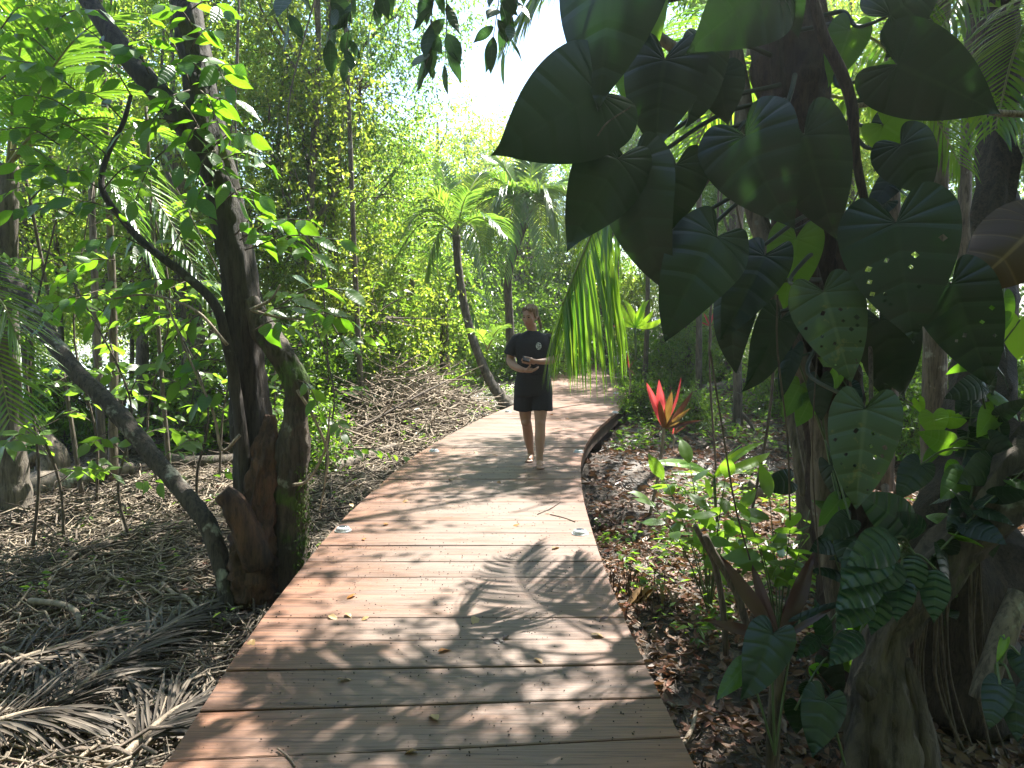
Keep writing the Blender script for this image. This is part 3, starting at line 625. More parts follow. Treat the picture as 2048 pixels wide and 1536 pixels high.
# second stem that curves out and rejoins, rotten hollow base, broken stub, moss, limbs
mb = MB(); P = smooth_path([at(500, 600, 5.15), at(530, 665, 5.1), at(568, 720, 5.05), at(594, 770, 5.02), at(590, 840, 5.0), at(586, 900, 5.0), at(580, 1000, 5.02), at(575, 1130, 5.08), at(572, 1230, 5.1)], 90)
mb.add(*tube(P, np.interp(np.linspace(0, 1, 90), [0, .15, .35, .45, .6, .8, 1], [.06, .085, .085, .072, .105, .12, .15]), 26, True, .2, 12, 7)); mb.build('stem', M['bark_moss'], treeB, label='mossy second stem curving out of the thick trunk')
mb = MB(); P = smooth_path([at(498, 1285, 4.95), at(500, 1180, 4.9), at(510, 1060, 4.92), at(530, 930, 4.98), at(540, 830, 5.05)], 80)
mb.add(*tube(P, np.interp(np.linspace(0, 1, 80), [0, .3, .6, .85, 1], [.19, .17, .12, .08, .03]), 30, True, .34, 15, 8)); mb.build('rotten_wood', M['bark_rot'], treeB, label='rotten reddish brown wood at the foot of the trunk')
mb = MB(); P = smooth_path([at(520, 1130, 4.8), at(490, 1060, 4.75), at(468, 1010, 4.72), at(444, 985, 4.7)], 14); mb.add(*tube(P, np.interp(np.linspace(0, 1, 14), [0, .5, 1], [.10, .085, .055]), 12, True, .3, 18, 8)); mb.build('broken_stub', M['bark_rot'], treeB)
mb = MB(); P = smooth_path([at(505, 1100, 5.0), at(492, 1000, 4.98), at(486, 900, 4.98), at(472, 780, 5.0), at(455, 690, 5.0), at(430, 610, 5.02), at(370, 550, 5.05), at(310, 505, 5.1), at(262, 460, 5.15), at(205, 380, 5.2), at(215, 310, 5.25), at(245, 250, 5.3), at(262, 190, 5.35)], 60)
mb.add(*tube(P, np.linspace(.046, .013, 60), 10, True, .12, 22, 6)); mb.build('stem', M['bark_dark'], treeB, label='slender side stem bending away to the left')
mb = MB(); P = smooth_path([at(415, 310, 5.25), at(340, 210, 5.3), at(268, 130, 5.4), at(225, 70, 5.5), at(175, 0, 5.6), at(120, -80, 5.7)], 30); mb.add(*tube(P, np.linspace(.085, .06, 30), 12, True, .14, 23, 6)); mb.build('limb', M['bark_dark'], treeB)
# --- leaning lichen-covered trunk crossing the lower left
pC = [at(-60, 480, 6.0), at(15, 555, 5.9), at(80, 650, 5.75), at(150, 740, 5.55), at(210, 800, 5.4), at(300, 905, 5.15), at(370, 990, 4.95), at(420, 1060, 4.85), at(447, 1150, 4.8), at(470, 1260, 4.75), at(490, 1310, 4.7)]
t = thing('tree', 'leaning trunk with pale lichen patches slanting across the lower left', 'tree', pC[-1]); mb = MB(); P = smooth_path(pC[::-1], 140); mb.add(*tube(P, np.linspace(.056, .064, 140), 20, True, .15, 27, 9)); mb.build('trunk', M['bark_lichen'], t)
mb = MB(); mb.add(*tube(smooth_path([pC[0], pC[0] + (-.6, .2, .6), pC[0] + (-1.2, .5, 1.6)], 12), np.linspace(.07, .04, 12), 8, True, .1, 2)); mb.build('limb', M['bark_lichen'], t)

# --- leaves of the left tree: sprays of broad leaves
NEAR = [leaf_mesh('leaf', OVAL, M['leaf_near'], 12, 2, .25, .18, 0, 9, .02, s_) for s_ in (1, 2, 3)]
lr = random.Random(21)
SPRAYS = [  # start px, end px, depth start, depth end, leaves, size
    ((420, 170), (470, 130), 5.2, 4.9, 6, .19), ((400, 110), (455, 170), 5.2, 4.9, 6, .20), ((390, 200), (330, 60), 5.3, 5.0, 7, .19), ((400, 230), (480, 200), 5.2, 4.9, 6, .19),
    ((410, 280), (340, 190), 5.2, 4.9, 7, .2), ((420, 300), (500, 270), 5.2, 4.9, 7, .2), ((400, 250), (360, 330), 5.2, 4.8, 7, .2), ((430, 330), (480, 400), 5.2, 4.8, 6, .19), ((380, 180), (300, 250), 5.2, 4.9, 7, .19),
    ((370, 250), (250, 260), 5.2, 5.0, 7, .18), ((262, 190), (200, 130), 5.3, 5.0, 7, .17), ((245, 240), (150, 180), 5.3, 5.0, 8, .17), ((215, 310), (60, 230), 5.2, 5.0, 9, .18), ((205, 380), (40, 330), 5.2, 4.9, 9, .18),
    ((150, 180), (20, 120), 5.1, 4.9, 8, .19), ((170, 240), (30, 190), 5.1, 4.9, 8, .19), ((120, 290), (0, 260), 5.1, 4.9, 7, .18), ((110, 120), (10, 60), 5.3, 5.1, 7, .18), ((240, 120), (120, 40), 5.4, 5.2, 8, .17),
    ((440, 320), (540, 330), 5.1, 4.8, 7, .2), ((430, 360), (380, 430), 5.1, 4.8, 7, .19), ((400, 180), (440, 260), 5.2, 4.8, 8, .2), ((380, 100), (430, 60), 5.3, 5.0, 8, .19), ((390, 60), (330, 10), 5.4, 5.1, 8, .19), ((410, 150), (350, 130), 5.2, 4.9, 7, .2), ((450, 400), (520, 390), 5.1, 4.8, 6, .18),
    ((430, 300), (390, 370), 5.1, 4.8, 8, .2), ((380, 20), (450, 20), 5.4, 5.1, 7, .18), ((300, 150), (250, 90), 5.3, 5.1, 8, .18), ((90, 60), (200, 20), 5.4, 5.1, 9, .17), ((60, 400), (170, 340), 5.2, 5.0, 8, .18), ((20, 300), (110, 330), 5.1, 4.9, 7, .18), ((0, 160), (90, 130), 5.2, 5.0, 8, .18), ((0, 60), (70, 10), 5.4, 5.2, 8, .17),
    ((262, 460), (150, 400), 5.1, 4.9, 8, .17), ((300, 500), (180, 480), 5.1, 4.9, 8, .17), ((205, 380), (290, 330), 5.2, 5.0, 7, .17), ((330, 520), (400, 440), 5.1, 4.9, 6, .17), ((150, 430), (30, 420), 5.2, 5.0, 8, .17),
    ((480, 480), (620, 440), 5.0, 4.7, 9, .19), ((490, 500), (680, 480), 5.0, 4.6, 10, .19), ((500, 470), (640, 520), 5.0, 4.6, 8, .19), ((470, 470), (540, 440), 5.0, 4.8, 5, .19),
    ((505, 625), (700, 640), 5.0, 4.6, 10, .18), ((560, 610), (690, 580), 4.95, 4.6, 8, .19), ((510, 660), (590, 660), 4.95, 4.8, 7, .17), ((620, 620), (690, 690), 4.8, 4.6, 6, .17),
    ((430, 620), (330, 700), 5.0, 4.8, 7, .17), ((400, 650), (270, 640), 5.0, 4.9, 8, .17), ((440, 720), (360, 760), 4.95, 4.85, 6, .16), ((370, 560), (230, 600), 5.05, 4.9, 8, .17), ((300, 560), (190, 640), 5.1, 5.0, 7, .17),
    ((450, 790), (400, 800), 4.95, 4.85, 4, .15), ((595, 760), (640, 820), 4.95, 4.8, 5, .15), ((230, 520), (120, 560), 5.2, 5.0, 7, .17), ((180, 590), (90, 640), 5.3, 5.1, 6, .17), ((330, 300), (270, 400), 5.2, 4.9, 6, .17)]
for (a, b, da, db, nl, sz) in SPRAYS:
    A, B = at(*a, da), at(*b, db); mid = (A + B) / 2 + np.array((0, 0, .06))
    spray(treeB, [A, mid, B], nl, sz, NEAR, M['twig_dark'], .006, rnd=lr)
for path in ([(500, 620), (540, 600), (560, 570)], [(500, 620), (560, 635), (630, 640)], [(594, 780), (625, 830), (655, 905), (650, 960), (640, 1020)], [(480, 870), (445, 900), (425, 820), (380, 720), (330, 600)], [(585, 970), (615, 960), (650, 900), (660, 820)], [(455, 690), (390, 620), (300, 590), (210, 600)]):
    mb = MB(); mb.add(*tube(smooth_path([at(q[0], q[1], 4.85) for q in path], 20), np.linspace(.012, .006, 20), 6, True, .1, 3)); mb.build('vine', M['twig'], treeB)
mb = MB()   # moss hanging on the mossy side
q = np.stack([at(lr.uniform(590, 622), lr.uniform(930, 1200), 4.92) + np.array((0, lr.uniform(-.03, .03), 0)) for _ in range(500)]); V, F = leaf_quads(q, rng.normal(0, .5, (500, 3)) + np.array((0, 0, -1)), rng.normal(0, 1, (500, 3)), .03, .012); mb.add(V, F); mb.build('moss', M['moss'], treeB, kind='stuff')

UND = [leaf_mesh('leaf', OVAL, M['leaf'], 12, 2, .25, .2, 0, 9, .02, s_) for s_ in (11, 12)]; sr = random.Random(99)
for lab, px, y, h, nsp in (('leafy sapling between the left palm and the leaning trunk', 110, 6.6, 2.6, 9), ('leafy sapling under the leaning trunk, its top at eye level', 250, 6.4, 2.3, 9), ('leafy sapling just left of the rotten trunk foot', 390, 6.6, 2.2, 8), ('leafy sapling in front of the slim pale stems', 180, 7.8, 3.4, 10), ('leafy sapling right behind the mossy second stem', 640, 8.0, 2.2, 8), ('tall leafy sapling behind the thick dark trunk', 430, 8.6, 3.6, 11), ('leafy sapling against the lagoon at the far left', 40, 6.2, 3.3, 10), ('tall leafy sapling behind the leaning trunk, reaching the palm fronds', 310, 8.2, 4.0, 11), ('leafy sapling at the back of the stick heap', 745, 12.6, 2.6, 8)):
    x = px_x(px, y); z = float(ground(x, y)); t = thing('sapling', lab, 'sapling', (x, y, z), 'saplings of the left understorey'); P = smooth_path([(x, y, z - .05), (x + sr.uniform(-.12, .12), y, z + h * .22), (x + sr.uniform(-.3, .3), y + sr.uniform(-.2, .2), z + h * .55), (x + sr.uniform(-.5, .5), y + sr.uniform(-.3, .3), z + h)], 20)
    mb = MB(); mb.add(*tube(P, np.linspace(.016, .006, 20), 6, True, .1, 1)); mb.build('stem', M['twig_dark'], t)
    for k in range(nsp):
        f = .32 + .66 * k / (nsp - 1); a = P[int(f * 19)]; g = k * 2.4 + sr.uniform(-.5, .5); L = sr.uniform(.45, .95); e = a + np.array((math.cos(g) * L, math.sin(g) * L, sr.uniform(-.05, .4)))
        spray(t, [a, (a + e) / 2 + (0, 0, .08), e], 8, .17, UND, M['twig_dark'], .005, rnd=sr, t0=.25)
# overhanging dark leaves at the top of the picture
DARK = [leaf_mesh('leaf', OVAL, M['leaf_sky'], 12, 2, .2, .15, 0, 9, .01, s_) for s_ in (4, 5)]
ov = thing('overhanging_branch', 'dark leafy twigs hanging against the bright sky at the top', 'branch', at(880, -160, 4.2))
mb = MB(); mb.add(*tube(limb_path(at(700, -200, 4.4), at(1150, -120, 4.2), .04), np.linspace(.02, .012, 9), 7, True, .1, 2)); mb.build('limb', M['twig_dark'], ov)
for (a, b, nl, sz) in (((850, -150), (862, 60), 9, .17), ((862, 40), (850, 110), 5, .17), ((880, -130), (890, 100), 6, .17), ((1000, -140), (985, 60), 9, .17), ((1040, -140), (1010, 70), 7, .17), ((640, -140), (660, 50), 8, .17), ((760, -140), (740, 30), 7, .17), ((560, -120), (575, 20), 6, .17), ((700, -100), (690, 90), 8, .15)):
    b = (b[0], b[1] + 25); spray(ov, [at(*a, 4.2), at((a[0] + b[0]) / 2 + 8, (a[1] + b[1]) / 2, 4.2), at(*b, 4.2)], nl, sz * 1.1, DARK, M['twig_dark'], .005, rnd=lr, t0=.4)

# ------------------------------------------------------------------ palms
def frond_mb(P, nl, ll, w, droop=.25, sweep=.7, up=(0, 0, 1), r0=.018, start=.14, seg=4, lift=.15, r_=rng, sides=(1, -1), gravity=(0, 0, -1), pieces=None, mess=0.0):
    """A feather frond along the curve P: rachis plus leaflets on both sides."""
    mb = MB(); n = 40; Q = smooth_path(P, n); T = unit(np.gradient(Q, axis=0)); mb.add(*tube(Q, np.linspace(r0, r0 * .18, n), 6), mat=1)
    t = np.linspace(start, .995, nl); k = t * (n - 1); i = np.minimum(k.astype(int), n - 2); f = (k - i)[:, None]; p = Q[i] * (1 - f) + Q[i + 1] * f; d = T[i]
    upv = np.broadcast_to(np.asarray(up, float), p.shape); S = unit(np.cross(d, upv)); U = np.cross(S, d)
    prof = np.interp(t, [start, start + .12, .45, .75, 1], [.55, .85, 1, .8, .4])
    for sg in sides:
        sw = sweep * (.55 + .75 * t)[:, None] + r_.normal(0, .05, (nl, 1)); D = unit(S * sg * np.cos(sw) + d * np.sin(sw) + U * lift + r_.normal(0, .035 + mess, (nl, 3)))
        V, F = strips(p, D, U + S * sg * .35, ll * prof * r_.uniform(.92 - mess * 2, 1.06, nl), w * prof ** .5, droop * r_.uniform(.75, 1.3, nl), seg, gravity, .18)
        if pieces: mb.__dict__.setdefault('leaflets', []).extend(V.reshape(nl, -1, 3))
        else: mb.add(V, F, mat=0)
    return mb
def link_frond(mb, parent, leaf):
    """The frond as a part; when its leaflets can be told apart, each is a sub-part."""
    o = mb.build('frond', [M[leaf], M['rachis']], parent)
    if hasattr(mb, 'leaflets'):
        o.data.materials.clear(); o.data.materials.append(M['rachis']); o.data.polygons.foreach_set('material_index', [0] * len(o.data.polygons)); k = len(mb.leaflets[0]) // 3 - 1
        F = np.array([(3 * i + c, 3 * i + c + 1, 3 * i + c + 4, 3 * i + c + 3) for i in range(k) for c in (0, 1)])
        for V in mb.leaflets: q = MB(); q.add(V, F); q.build('leaflet', M[leaf], o)
    return o

def palm(name, label, base, trunk_pts, radii, fronds, leaf='palm_far', group=None, cat='palm', bmat='bark_palm'):
    """fronds: list of (points, leaflet pairs, leaflet length, width, options)."""
    t = thing(name, label, cat, base, group)
    if trunk_pts is not None:
        mb = MB(); P = smooth_path(trunk_pts, 46); R = np.interp(np.linspace(0, 1, 46), np.linspace(0, 1, len(radii)), radii) * (1 + .045 * np.sin(np.arange(46) * 1.9)); mb.add(*tube(P, R, 14, True, .05, 5, 5)); mb.build('trunk', M[bmat], t)
    for (pts, nl, ll, w, o) in fronds: link_frond(frond_mb(pts, nl, ll, w, **o), t, leaf)
    return t

def arc(a, b, h, n=5, sag=None):
    a, b = np.asarray(a, float), np.asarray(b, float); t = np.linspace(0, 1, n)[:, None]; p = a * (1 - t) + b * t; p[:, 2] += h * (4 * t * (1 - t))[:, 0]
    return p

def fan(c, specs):
    return [(arc(c, at(px, py, y), h), nl, ll, w, dict(droop=dr, r_=np.random.default_rng(int(px + py)))) for (px, py, y, h, nl, ll, w, dr) in specs]
c1 = at(913, 470, 14.7)
palm('coconut_palm', 'curved grey palm trunk leaning left above the stick heap', at(1008, 805, 14), [at(1014, 815, 14), at(1003, 795, 14), at(982, 765, 14.1), at(955, 705, 14.3), at(935, 640, 14.5), at(920, 560, 14.6), at(914, 505, 14.7), c1], (.15, .115, .09, .085, .08, .078, .075, .085),
     fan(c1, [(945, 385, 14.2, .25, 42, .42, .03, .25), (850, 400, 14.4, .3, 42, .55, .034, .3), (800, 480, 14.2, .5, 42, .6, .036, .35), (835, 640, 14.2, .75, 46, .7, .036, .5), (880, 330, 15.2, .1, 40, .5, .032, .25), (1010, 470, 14.2, .35, 44, .7, .036, .5), (985, 600, 13.8, .7, 44, .7, .036, .55), (760, 600, 14.8, .8, 44, .6, .036, .5), (960, 350, 15.5, .2, 40, .5, .032, .3)]))
c2 = at(1050, 445, 16.8)
palm('coconut_palm', 'tall palm right behind the walking woman, its fronds hanging like curtains', at(1020, 720, 17), [at(1022, 730, 17), at(1019, 640, 17), at(1016, 560, 16.9), at(1030, 500, 16.8), c2], (.12, .095, .09, .09, .09),
     fan(c2, [(965, 500, 16.3, .9, 74, 1.15, .046, .75), (1120, 470, 16.3, .8, 74, 1.1, .046, .7), (990, 330, 17.2, .4, 66, .7, .036, .35), (1130, 330, 17.2, .5, 66, .8, .036, .4), (1180, 480, 16.5, .9, 66, .85, .04, .65), (940, 400, 16.5, .7, 66, .8, .04, .5), (1070, 300, 17.5, .2, 60, .7, .036, .3), (1090, 540, 15.8, 1.1, 66, .8, .04, .8), (1010, 550, 15.9, 1.1, 66, .8, .04, .8), (1190, 400, 17.3, .6, 60, .8, .04, .5)]))
c3 = at(888, 610, 16)
palm('young_palm', 'short young palm with arching fronds left of the leaning trunk', at(890, 735, 16), [at(890, 745, 16), at(889, 690, 16), at(888, 640, 16), c3], (.12, .10, .09, .09),
     fan(c3, [(790, 690, 15.6, .5, 40, .55, .032, .5), (970, 690, 15.4, .55, 40, .55, .032, .5), (1000, 640, 15.6, .45, 40, .55, .032, .4), (800, 590, 15.8, .45, 40, .55, .032, .35), (860, 500, 16.2, .2, 38, .5, .03, .25), (940, 560, 16.2, .4, 38, .5, .03, .3), (850, 700, 15.2, .5, 38, .5, .03, .5)]))
c4 = at(985, 660, 13.2)
palm('palm_seedling', 'small palm seedling with pale fronds just left of the woman', at(985, 730, 13.2), None, None, fan(at(975, 700, 13.2), [(1010, 655, 13, .12, 26, .3, .022, .4), (945, 665, 13, .12, 26, .3, .022, .4), (1000, 690, 12.8, .15, 24, .26, .022, .4)]))
# near palm on the right: behind the climbing plant; one frond hangs over the walk
c5 = at(1560, 60, 5.1)
fr = [([c5, at(1480, 90, 5.0), at(1380, 190, 4.85), at(1290, 300, 4.75), at(1212, 395, 4.65), at(1182, 470, 4.6), at(1150, 545, 4.55), at(1124, 612, 4.5)], 58, 1.2, .021, dict(pieces=True, droop=.85, sweep=1.0, start=.50, lift=-.3, r_=np.random.default_rng(61))),
      ([c5, at(1600, -60, 5.0), at(1700, -90, 4.8), at(1820, 0, 4.6), at(1880, 90, 4.5)], 50, .75, .034, dict(droop=.8, r_=np.random.default_rng(62))),
      ([c5, at(1450, -150, 5.2), at(1300, -190, 5.1), at(1150, -110, 5.0), at(1020, 55, 4.9)], 84, .80, .026, dict(droop=.4, sweep=.95, lift=-.15, r_=np.random.default_rng(63))),
      ([c5, at(1640, 60, 5.3), at(1750, 80, 5.6), at(1850, 200, 5.8), at(1920, 330, 5.9)], 46, .62, .03, dict(droop=.8, r_=np.random.default_rng(64))),
      ([c5, at(1480, 20, 5.6), at(1400, 60, 6.0), at(1330, 180, 6.3), at(1300, 330, 6.4)], 46, .6, .03, dict(droop=.9, r_=np.random.default_rng(65))),
      ([c5, at(1500, 140, 5.4), at(1440, 200, 5.6), at(1380, 320, 5.8), at(1340, 430, 5.9)], 44, .5, .028, dict(droop=.7, r_=np.random.default_rng(66))),
      ([c5, at(1640, 180, 5.3), at(1760, 200, 5.4), at(1900, 210, 5.5), at(2060, 250, 5.6)], 46, .62, .03, dict(droop=.6, sweep=.6, r_=np.random.default_rng(67)))]
palm('palm', 'palm behind the big leaved climber, one frond hanging over the walk', at(1640, 1150, 5.6), [at(1640, 1160, 5.6), at(1610, 700, 5.4), at(1580, 300, 5.2), c5], (.15, .12, .11, .11), fr, 'palm')
c6 = at(2120, -40, 4.4)
palm('palm', 'palm crown at the upper right border with narrow hanging leaflets', at(2200, 1000, 4.6), [at(2200, 1010, 4.6), at(2160, 400, 4.5), c6], (.14, .12, .11),
     [([c6, at(2050, -120, 4.3), at(1960, -60, 4.2), at(1880, 60, 4.1)], 44, .6, .028, dict(droop=.7, r_=np.random.default_rng(68))), ([c6, at(2080, 0, 4.2), at(2030, 100, 4.1), at(1990, 260, 4.0)], 40, .5, .028, dict(droop=.6, r_=np.random.default_rng(69)))], 'palm')
# palm on the far left
c7 = at(15, 330, 7.6)
palm('palm', 'left border palm with a flared foot and sunlit feather fronds', at(30, 1020, 7.7), [at(20, 1060, 7.7), at(22, 960, 7.7), at(18, 800, 7.7), at(12, 600, 7.7), at(14, 420, 7.6), c7], (.27, .17, .12, .11, .10, .10),
     [(arc(c7, at(px, py, y), h), nl, ll, w, dict(droop=dr, r_=np.random.default_rng(int(px + py + 5000)))) for (px, py, y, h, nl, ll, w, dr) in
      [(230, 30, 7.2, .3, 50, .62, .036, .25), (400, 330, 7.0, .45, 54, .62, .036, .35), (440, 640, 6.9, .9, 54, .6, .036, .5), (150, -60, 7.8, .2, 46, .6, .036, .25), (320, 560, 7.6, .8, 52, .6, .036, .5), (60, 20, 7.0, .2, 46, .6, .036, .3), (250, 420, 6.6, .5, 50, .6, .036, .5), (300, 190, 7.8, .3, 50, .6, .036, .3)]], 'palm')
c8 = at(-190, 500, 4.6)
palm('palm', 'low palm frond reaching in from the left border over the mud', at(-260, 1000, 4.8), [at(-260, 1100, 4.8), at(-220, 700, 4.7), c8], (.13, .11, .1),
     [([c8, at(-140, 530, 4.5), at(-70, 610, 4.4), at(-10, 710, 4.3), at(20, 840, 4.25)], 40, .55, .024, dict(pieces=True, droop=.35, sweep=.6, r_=np.random.default_rng(71))), ([c8, at(-150, 480, 4.5), at(-80, 520, 4.4), at(0, 600, 4.3), at(40, 690, 4.3)], 36, .5, .024, dict(droop=.4, sweep=.6, r_=np.random.default_rng(72)))], 'palm')
# dark tips of a frond hanging in at the top left
c9 = at(330, -330, 4.6)
palm('palm', 'frond tips hanging in from above at the top left', at(330, -330, 4.6), None, None, [([c9, at(360, -150, 4.5), at(420, -90, 4.4), at(500, -70, 4.3)], 16, .38, .05, dict(droop=.9, sweep=.5, r_=np.random.default_rng(73), lift=-.5, start=.4))], 'leaf_sky')

# dead fronds lying on the mud at the lower left
for i, (a, b, da, db, lab) in enumerate((((60, 1530), (440, 1175), 3.25, 4.75, 'dead grey palm frond lying nearest the lower left corner'), ((-40, 1400), (300, 1270), 3.7, 4.3, 'dead grey palm frond lying along the left border'), ((250, 1560), (420, 1400), 3.1, 3.6, 'short dead frond beside the boardwalk edge'), ((-60, 1530), (200, 1480), 3.2, 3.4, 'dead frond cut by the lower left corner'), ((30, 1300), (330, 1400), 4.0, 3.6, 'dead frond lying crosswise under the others'), ((-60, 1270), (180, 1420), 4.2, 3.5, 'faded dead frond at the left border above the others'))):
    A, B = at(*a, da), at(*b, db)
    for q in (A, B): q[2] = float(ground(q[:1], q[1:2])[0]) + .05
    t = thing('dead_frond', lab, 'dead frond', A, 'dead palm fronds on the mud'); frond_mb([A, A * .66 + B * .34 + (0, 0, .05), A * .33 + B * .67 + (0, 0, .06), B], 64, .55, .017, droop=.22, mess=.13, sweep=1.0, r0=.02, lift=-.02, start=.1, r_=np.random.default_rng(80 + i)).build('frond', [M['dead_palm'], M['twig']], t)
for i, (a, b, da, db, lab) in enumerate((((640, 1010), (780, 960), 5.9, 6.9, 'dead frond in shade along the left edge of the walk'), ((680, 960), (900, 870), 6.6, 8.6, 'dead frond between stick heap and walk'), ((180, 1010), (420, 960), 6.2, 7.0, 'dead frond behind the leaning trunk'))):
    A, B = at(*a, da), at(*b, db)
    for q in (A, B): q[2] = float(ground(q[:1], q[1:2])[0]) + .06
    t = thing('dead_frond', lab, 'dead frond', A, 'dead palm fronds on the mud'); frond_mb([A, A * .5 + B * .5 + (0, 0, .05), B], 54, .5, .017, droop=.22, mess=.13, sweep=1.0, r0=.018, lift=-.02, start=.1, r_=np.random.default_rng(90 + i)).build('frond', [M['dead_palm'], M['twig']], t)

# ------------------------------------------------------------------ forest floor: roots, twigs, litter, seedlings (uncountable)
def on_deck(x, y, m=.0): return (x > el(np.clip(y, -3, 32)) - m) & (x < er(np.clip(y, -3, 32)) + m) & (y < 31)
def twigs_mb(r_, n, xr, yr, L, rad, lift=.05, heap=None, seg=4, curl=.5, rise=.12, mask=None):
    x = r_.uniform(*xr, n * 2); y = r_.uniform(*yr, n * 2); ok = ~on_deck(x, y, .05)
    if mask is not None: ok &= mask(x, y)
    x, y = x[ok][:n], y[ok][:n]; n = len(x)
    a = r_.uniform(0, 2 * np.pi, n); Ls = L * r_.uniform(.35, 1.2, n); P = np.zeros((n, seg + 1, 3)); px, py = x.copy(), y.copy()
    z0 = ground(x, y) + r_.uniform(0, lift, n); pz = r_.uniform(-.6, .9, n) * rise; off = np.zeros(n)
    for i in range(seg + 1):
        zz = ground(px, py); P[:, i] = np.stack([px, py, np.maximum(zz, z0 - .1) + r_.uniform(0, .5) * lift + np.maximum(off, -.02)], 1)
        if heap is not None: P[:, i, 2] += heap(px, py) * r_.uniform(0, 1, n) ** .6 if i == 0 else 0
        if heap is not None and i > 0: P[:, i, 2] = P[:, i - 1, 2] + pz * Ls / seg
        a = a + r_.normal(0, curl, n); st = Ls / seg; px = px + np.cos(a) * st; py = py + np.sin(a) * st; off = off + pz * st
    bad = on_deck(P[:, :, 0], P[:, :, 1], .03).any(1); P = P[~bad]; n = len(P)
    R = rad * r_.uniform(.5, 1.5, n) ** 1.5; T = unit(np.gradient(P, axis=1)); up = np.array((0, 0, 1.0)) + r_.normal(0, .2, (n, 1, 3)); A = unit(np.cross(T, up)); B = np.cross(T, A)
    th = np.array([0, 2.094, 4.189]); tap = np.linspace(1, .45, seg + 1)
    V = P[:, :, None] + (R[:, None] * tap)[..., None, None] * (A[:, :, None] * np.cos(th)[:, None] + B[:, :, None] * np.sin(th)[:, None]); V = V.reshape(-1, 3)
    k = np.arange(n)[:, None] * (3 * (seg + 1)); fs = []
    for i in range(seg):
        for c in range(3):
            d = (c + 1) % 3; fs.append(k + np.array([[3 * i + c, 3 * i + d, 3 * i + 3 + d, 3 * i + 3 + c]]))
    mb = MB(); mb.add(V, np.vstack(fs)); return mb
def curled_leaves(P, D, N, L, W, curl):
    """Fallen leaves with a rounded outline, folded along the midrib and curled up at the ends (8 corners each)."""
    P, D, N = np.asarray(P), unit(D), unit(N); S = unit(np.cross(N, D)); N = np.cross(D, S); L, W, c = L[:, None], W[:, None], curl[:, None]; rows = []
    for t, w in ((0, 0), (.3, .85), (.68, .8), (1, 0)):
        q = P + D * L * t + N * L * c * (2 * t - .9) ** 2
        if w: rows += [q + S * W * .5 * w + N * W * .28, q, q - S * W * .5 * w + N * W * .28]
        else: rows.append(q)
    V = np.stack(rows, 1).reshape(-1, 3); k = np.arange(len(P))[:, None] * 8      # 0 base, 1 l1, 2 m1, 3 r1, 4 l2, 5 m2, 6 r2, 7 tip
    T3 = np.vstack([k + np.array([[a, b, c_]]) for a, b, c_ in ((0, 2, 1), (0, 3, 2), (4, 5, 7), (5, 6, 7))]); Q4 = np.vstack([k + np.array([[1, 2, 5, 4]]), k + np.array([[2, 3, 6, 5]])])
    return V, [T3, Q4]
r_ = np.random.default_rng(100)
twigs_mb(r_, 1500, (-6.5, -.95), (2.1, 10.5), 1.15, .0085, .12, None, 7, .26, .10).build('pale_sticks', M['twig'], None, kind='stuff')
heapf = lambda x, y: .75 * np.exp(-((x + 1.75) / 1.1) ** 2 - ((y - 12.2) / 1.3) ** 2)
twigs_mb(r_, 9000, (-6.5, -.9), (2.2, 11.5), .65, .0095, .09, None, 5, .34).build('root_tangle', M['root'], None, kind='stuff')
twigs_mb(r_, 1900, (-6.5, -.9), (2.2, 12), .9, .011, .13, None, 6, .35, .18).build('fallen_sticks', M['twig_dark'], None, kind='stuff')
twigs_mb(r_, 2600, (-11, -2), (10, 19), .8, .012, .12, None, 5, .4, .4).build('mangrove_roots', M['twig_dark'], None, kind='stuff')
twigs_mb(r_, 2300, (-3.6, .1), (9.8, 14), .75, .0095, .1, heapf, 5, .35, .55).build('stick_heap', M['twig'], None, kind='stuff')
twigs_mb(r_, 2600, (.5, 6), (2.0, 11), .35, .0055, .04, None, 4, .45).build('forest_twigs', M['twig_dark'], None, kind='stuff')
def litter_mb(r_, n, xr, yr, size, lift=.03, mask=None, aspect=(.35, .6)):
    x = r_.uniform(*xr, n); y = r_.uniform(*yr, n); ok = ~on_deck(x, y, .0)
    if mask is not None: ok &= mask(x, y)
    x, y = x[ok], y[ok]; n = len(x); a = r_.uniform(0, 6.283, n)
    P = np.stack([x, y, ground(x, y) + r_.uniform(.004, lift, n)], 1); D = np.stack([np.cos(a), np.sin(a), r_.normal(.05, .25, n)], 1); N = np.array((0, 0, 1.0)) + r_.normal(0, .38, (n, 3))
    L = size * r_.uniform(.5, 1.3, n); mb = MB(); V, F = curled_leaves(P, D, N, L, L * r_.uniform(*aspect, n), r_.uniform(-.05, .3, n)); mb.add(V, F); return mb
litter_mb(r_, 15000, (.5, 4.2), (1.8, 7.2), .068).build('leaf_litter', M['litter'], None, smooth=False, kind='stuff')
litter_mb(r_, 15000, (.6, 9), (6.5, 20), .11, .04).build('leaf_litter', M['litter'], None, smooth=False, kind='stuff')
litter_mb(r_, 4500, (-7, -.8), (2, 14), .065).build('leaf_litter', M['litter'], None, smooth=False, kind='stuff')
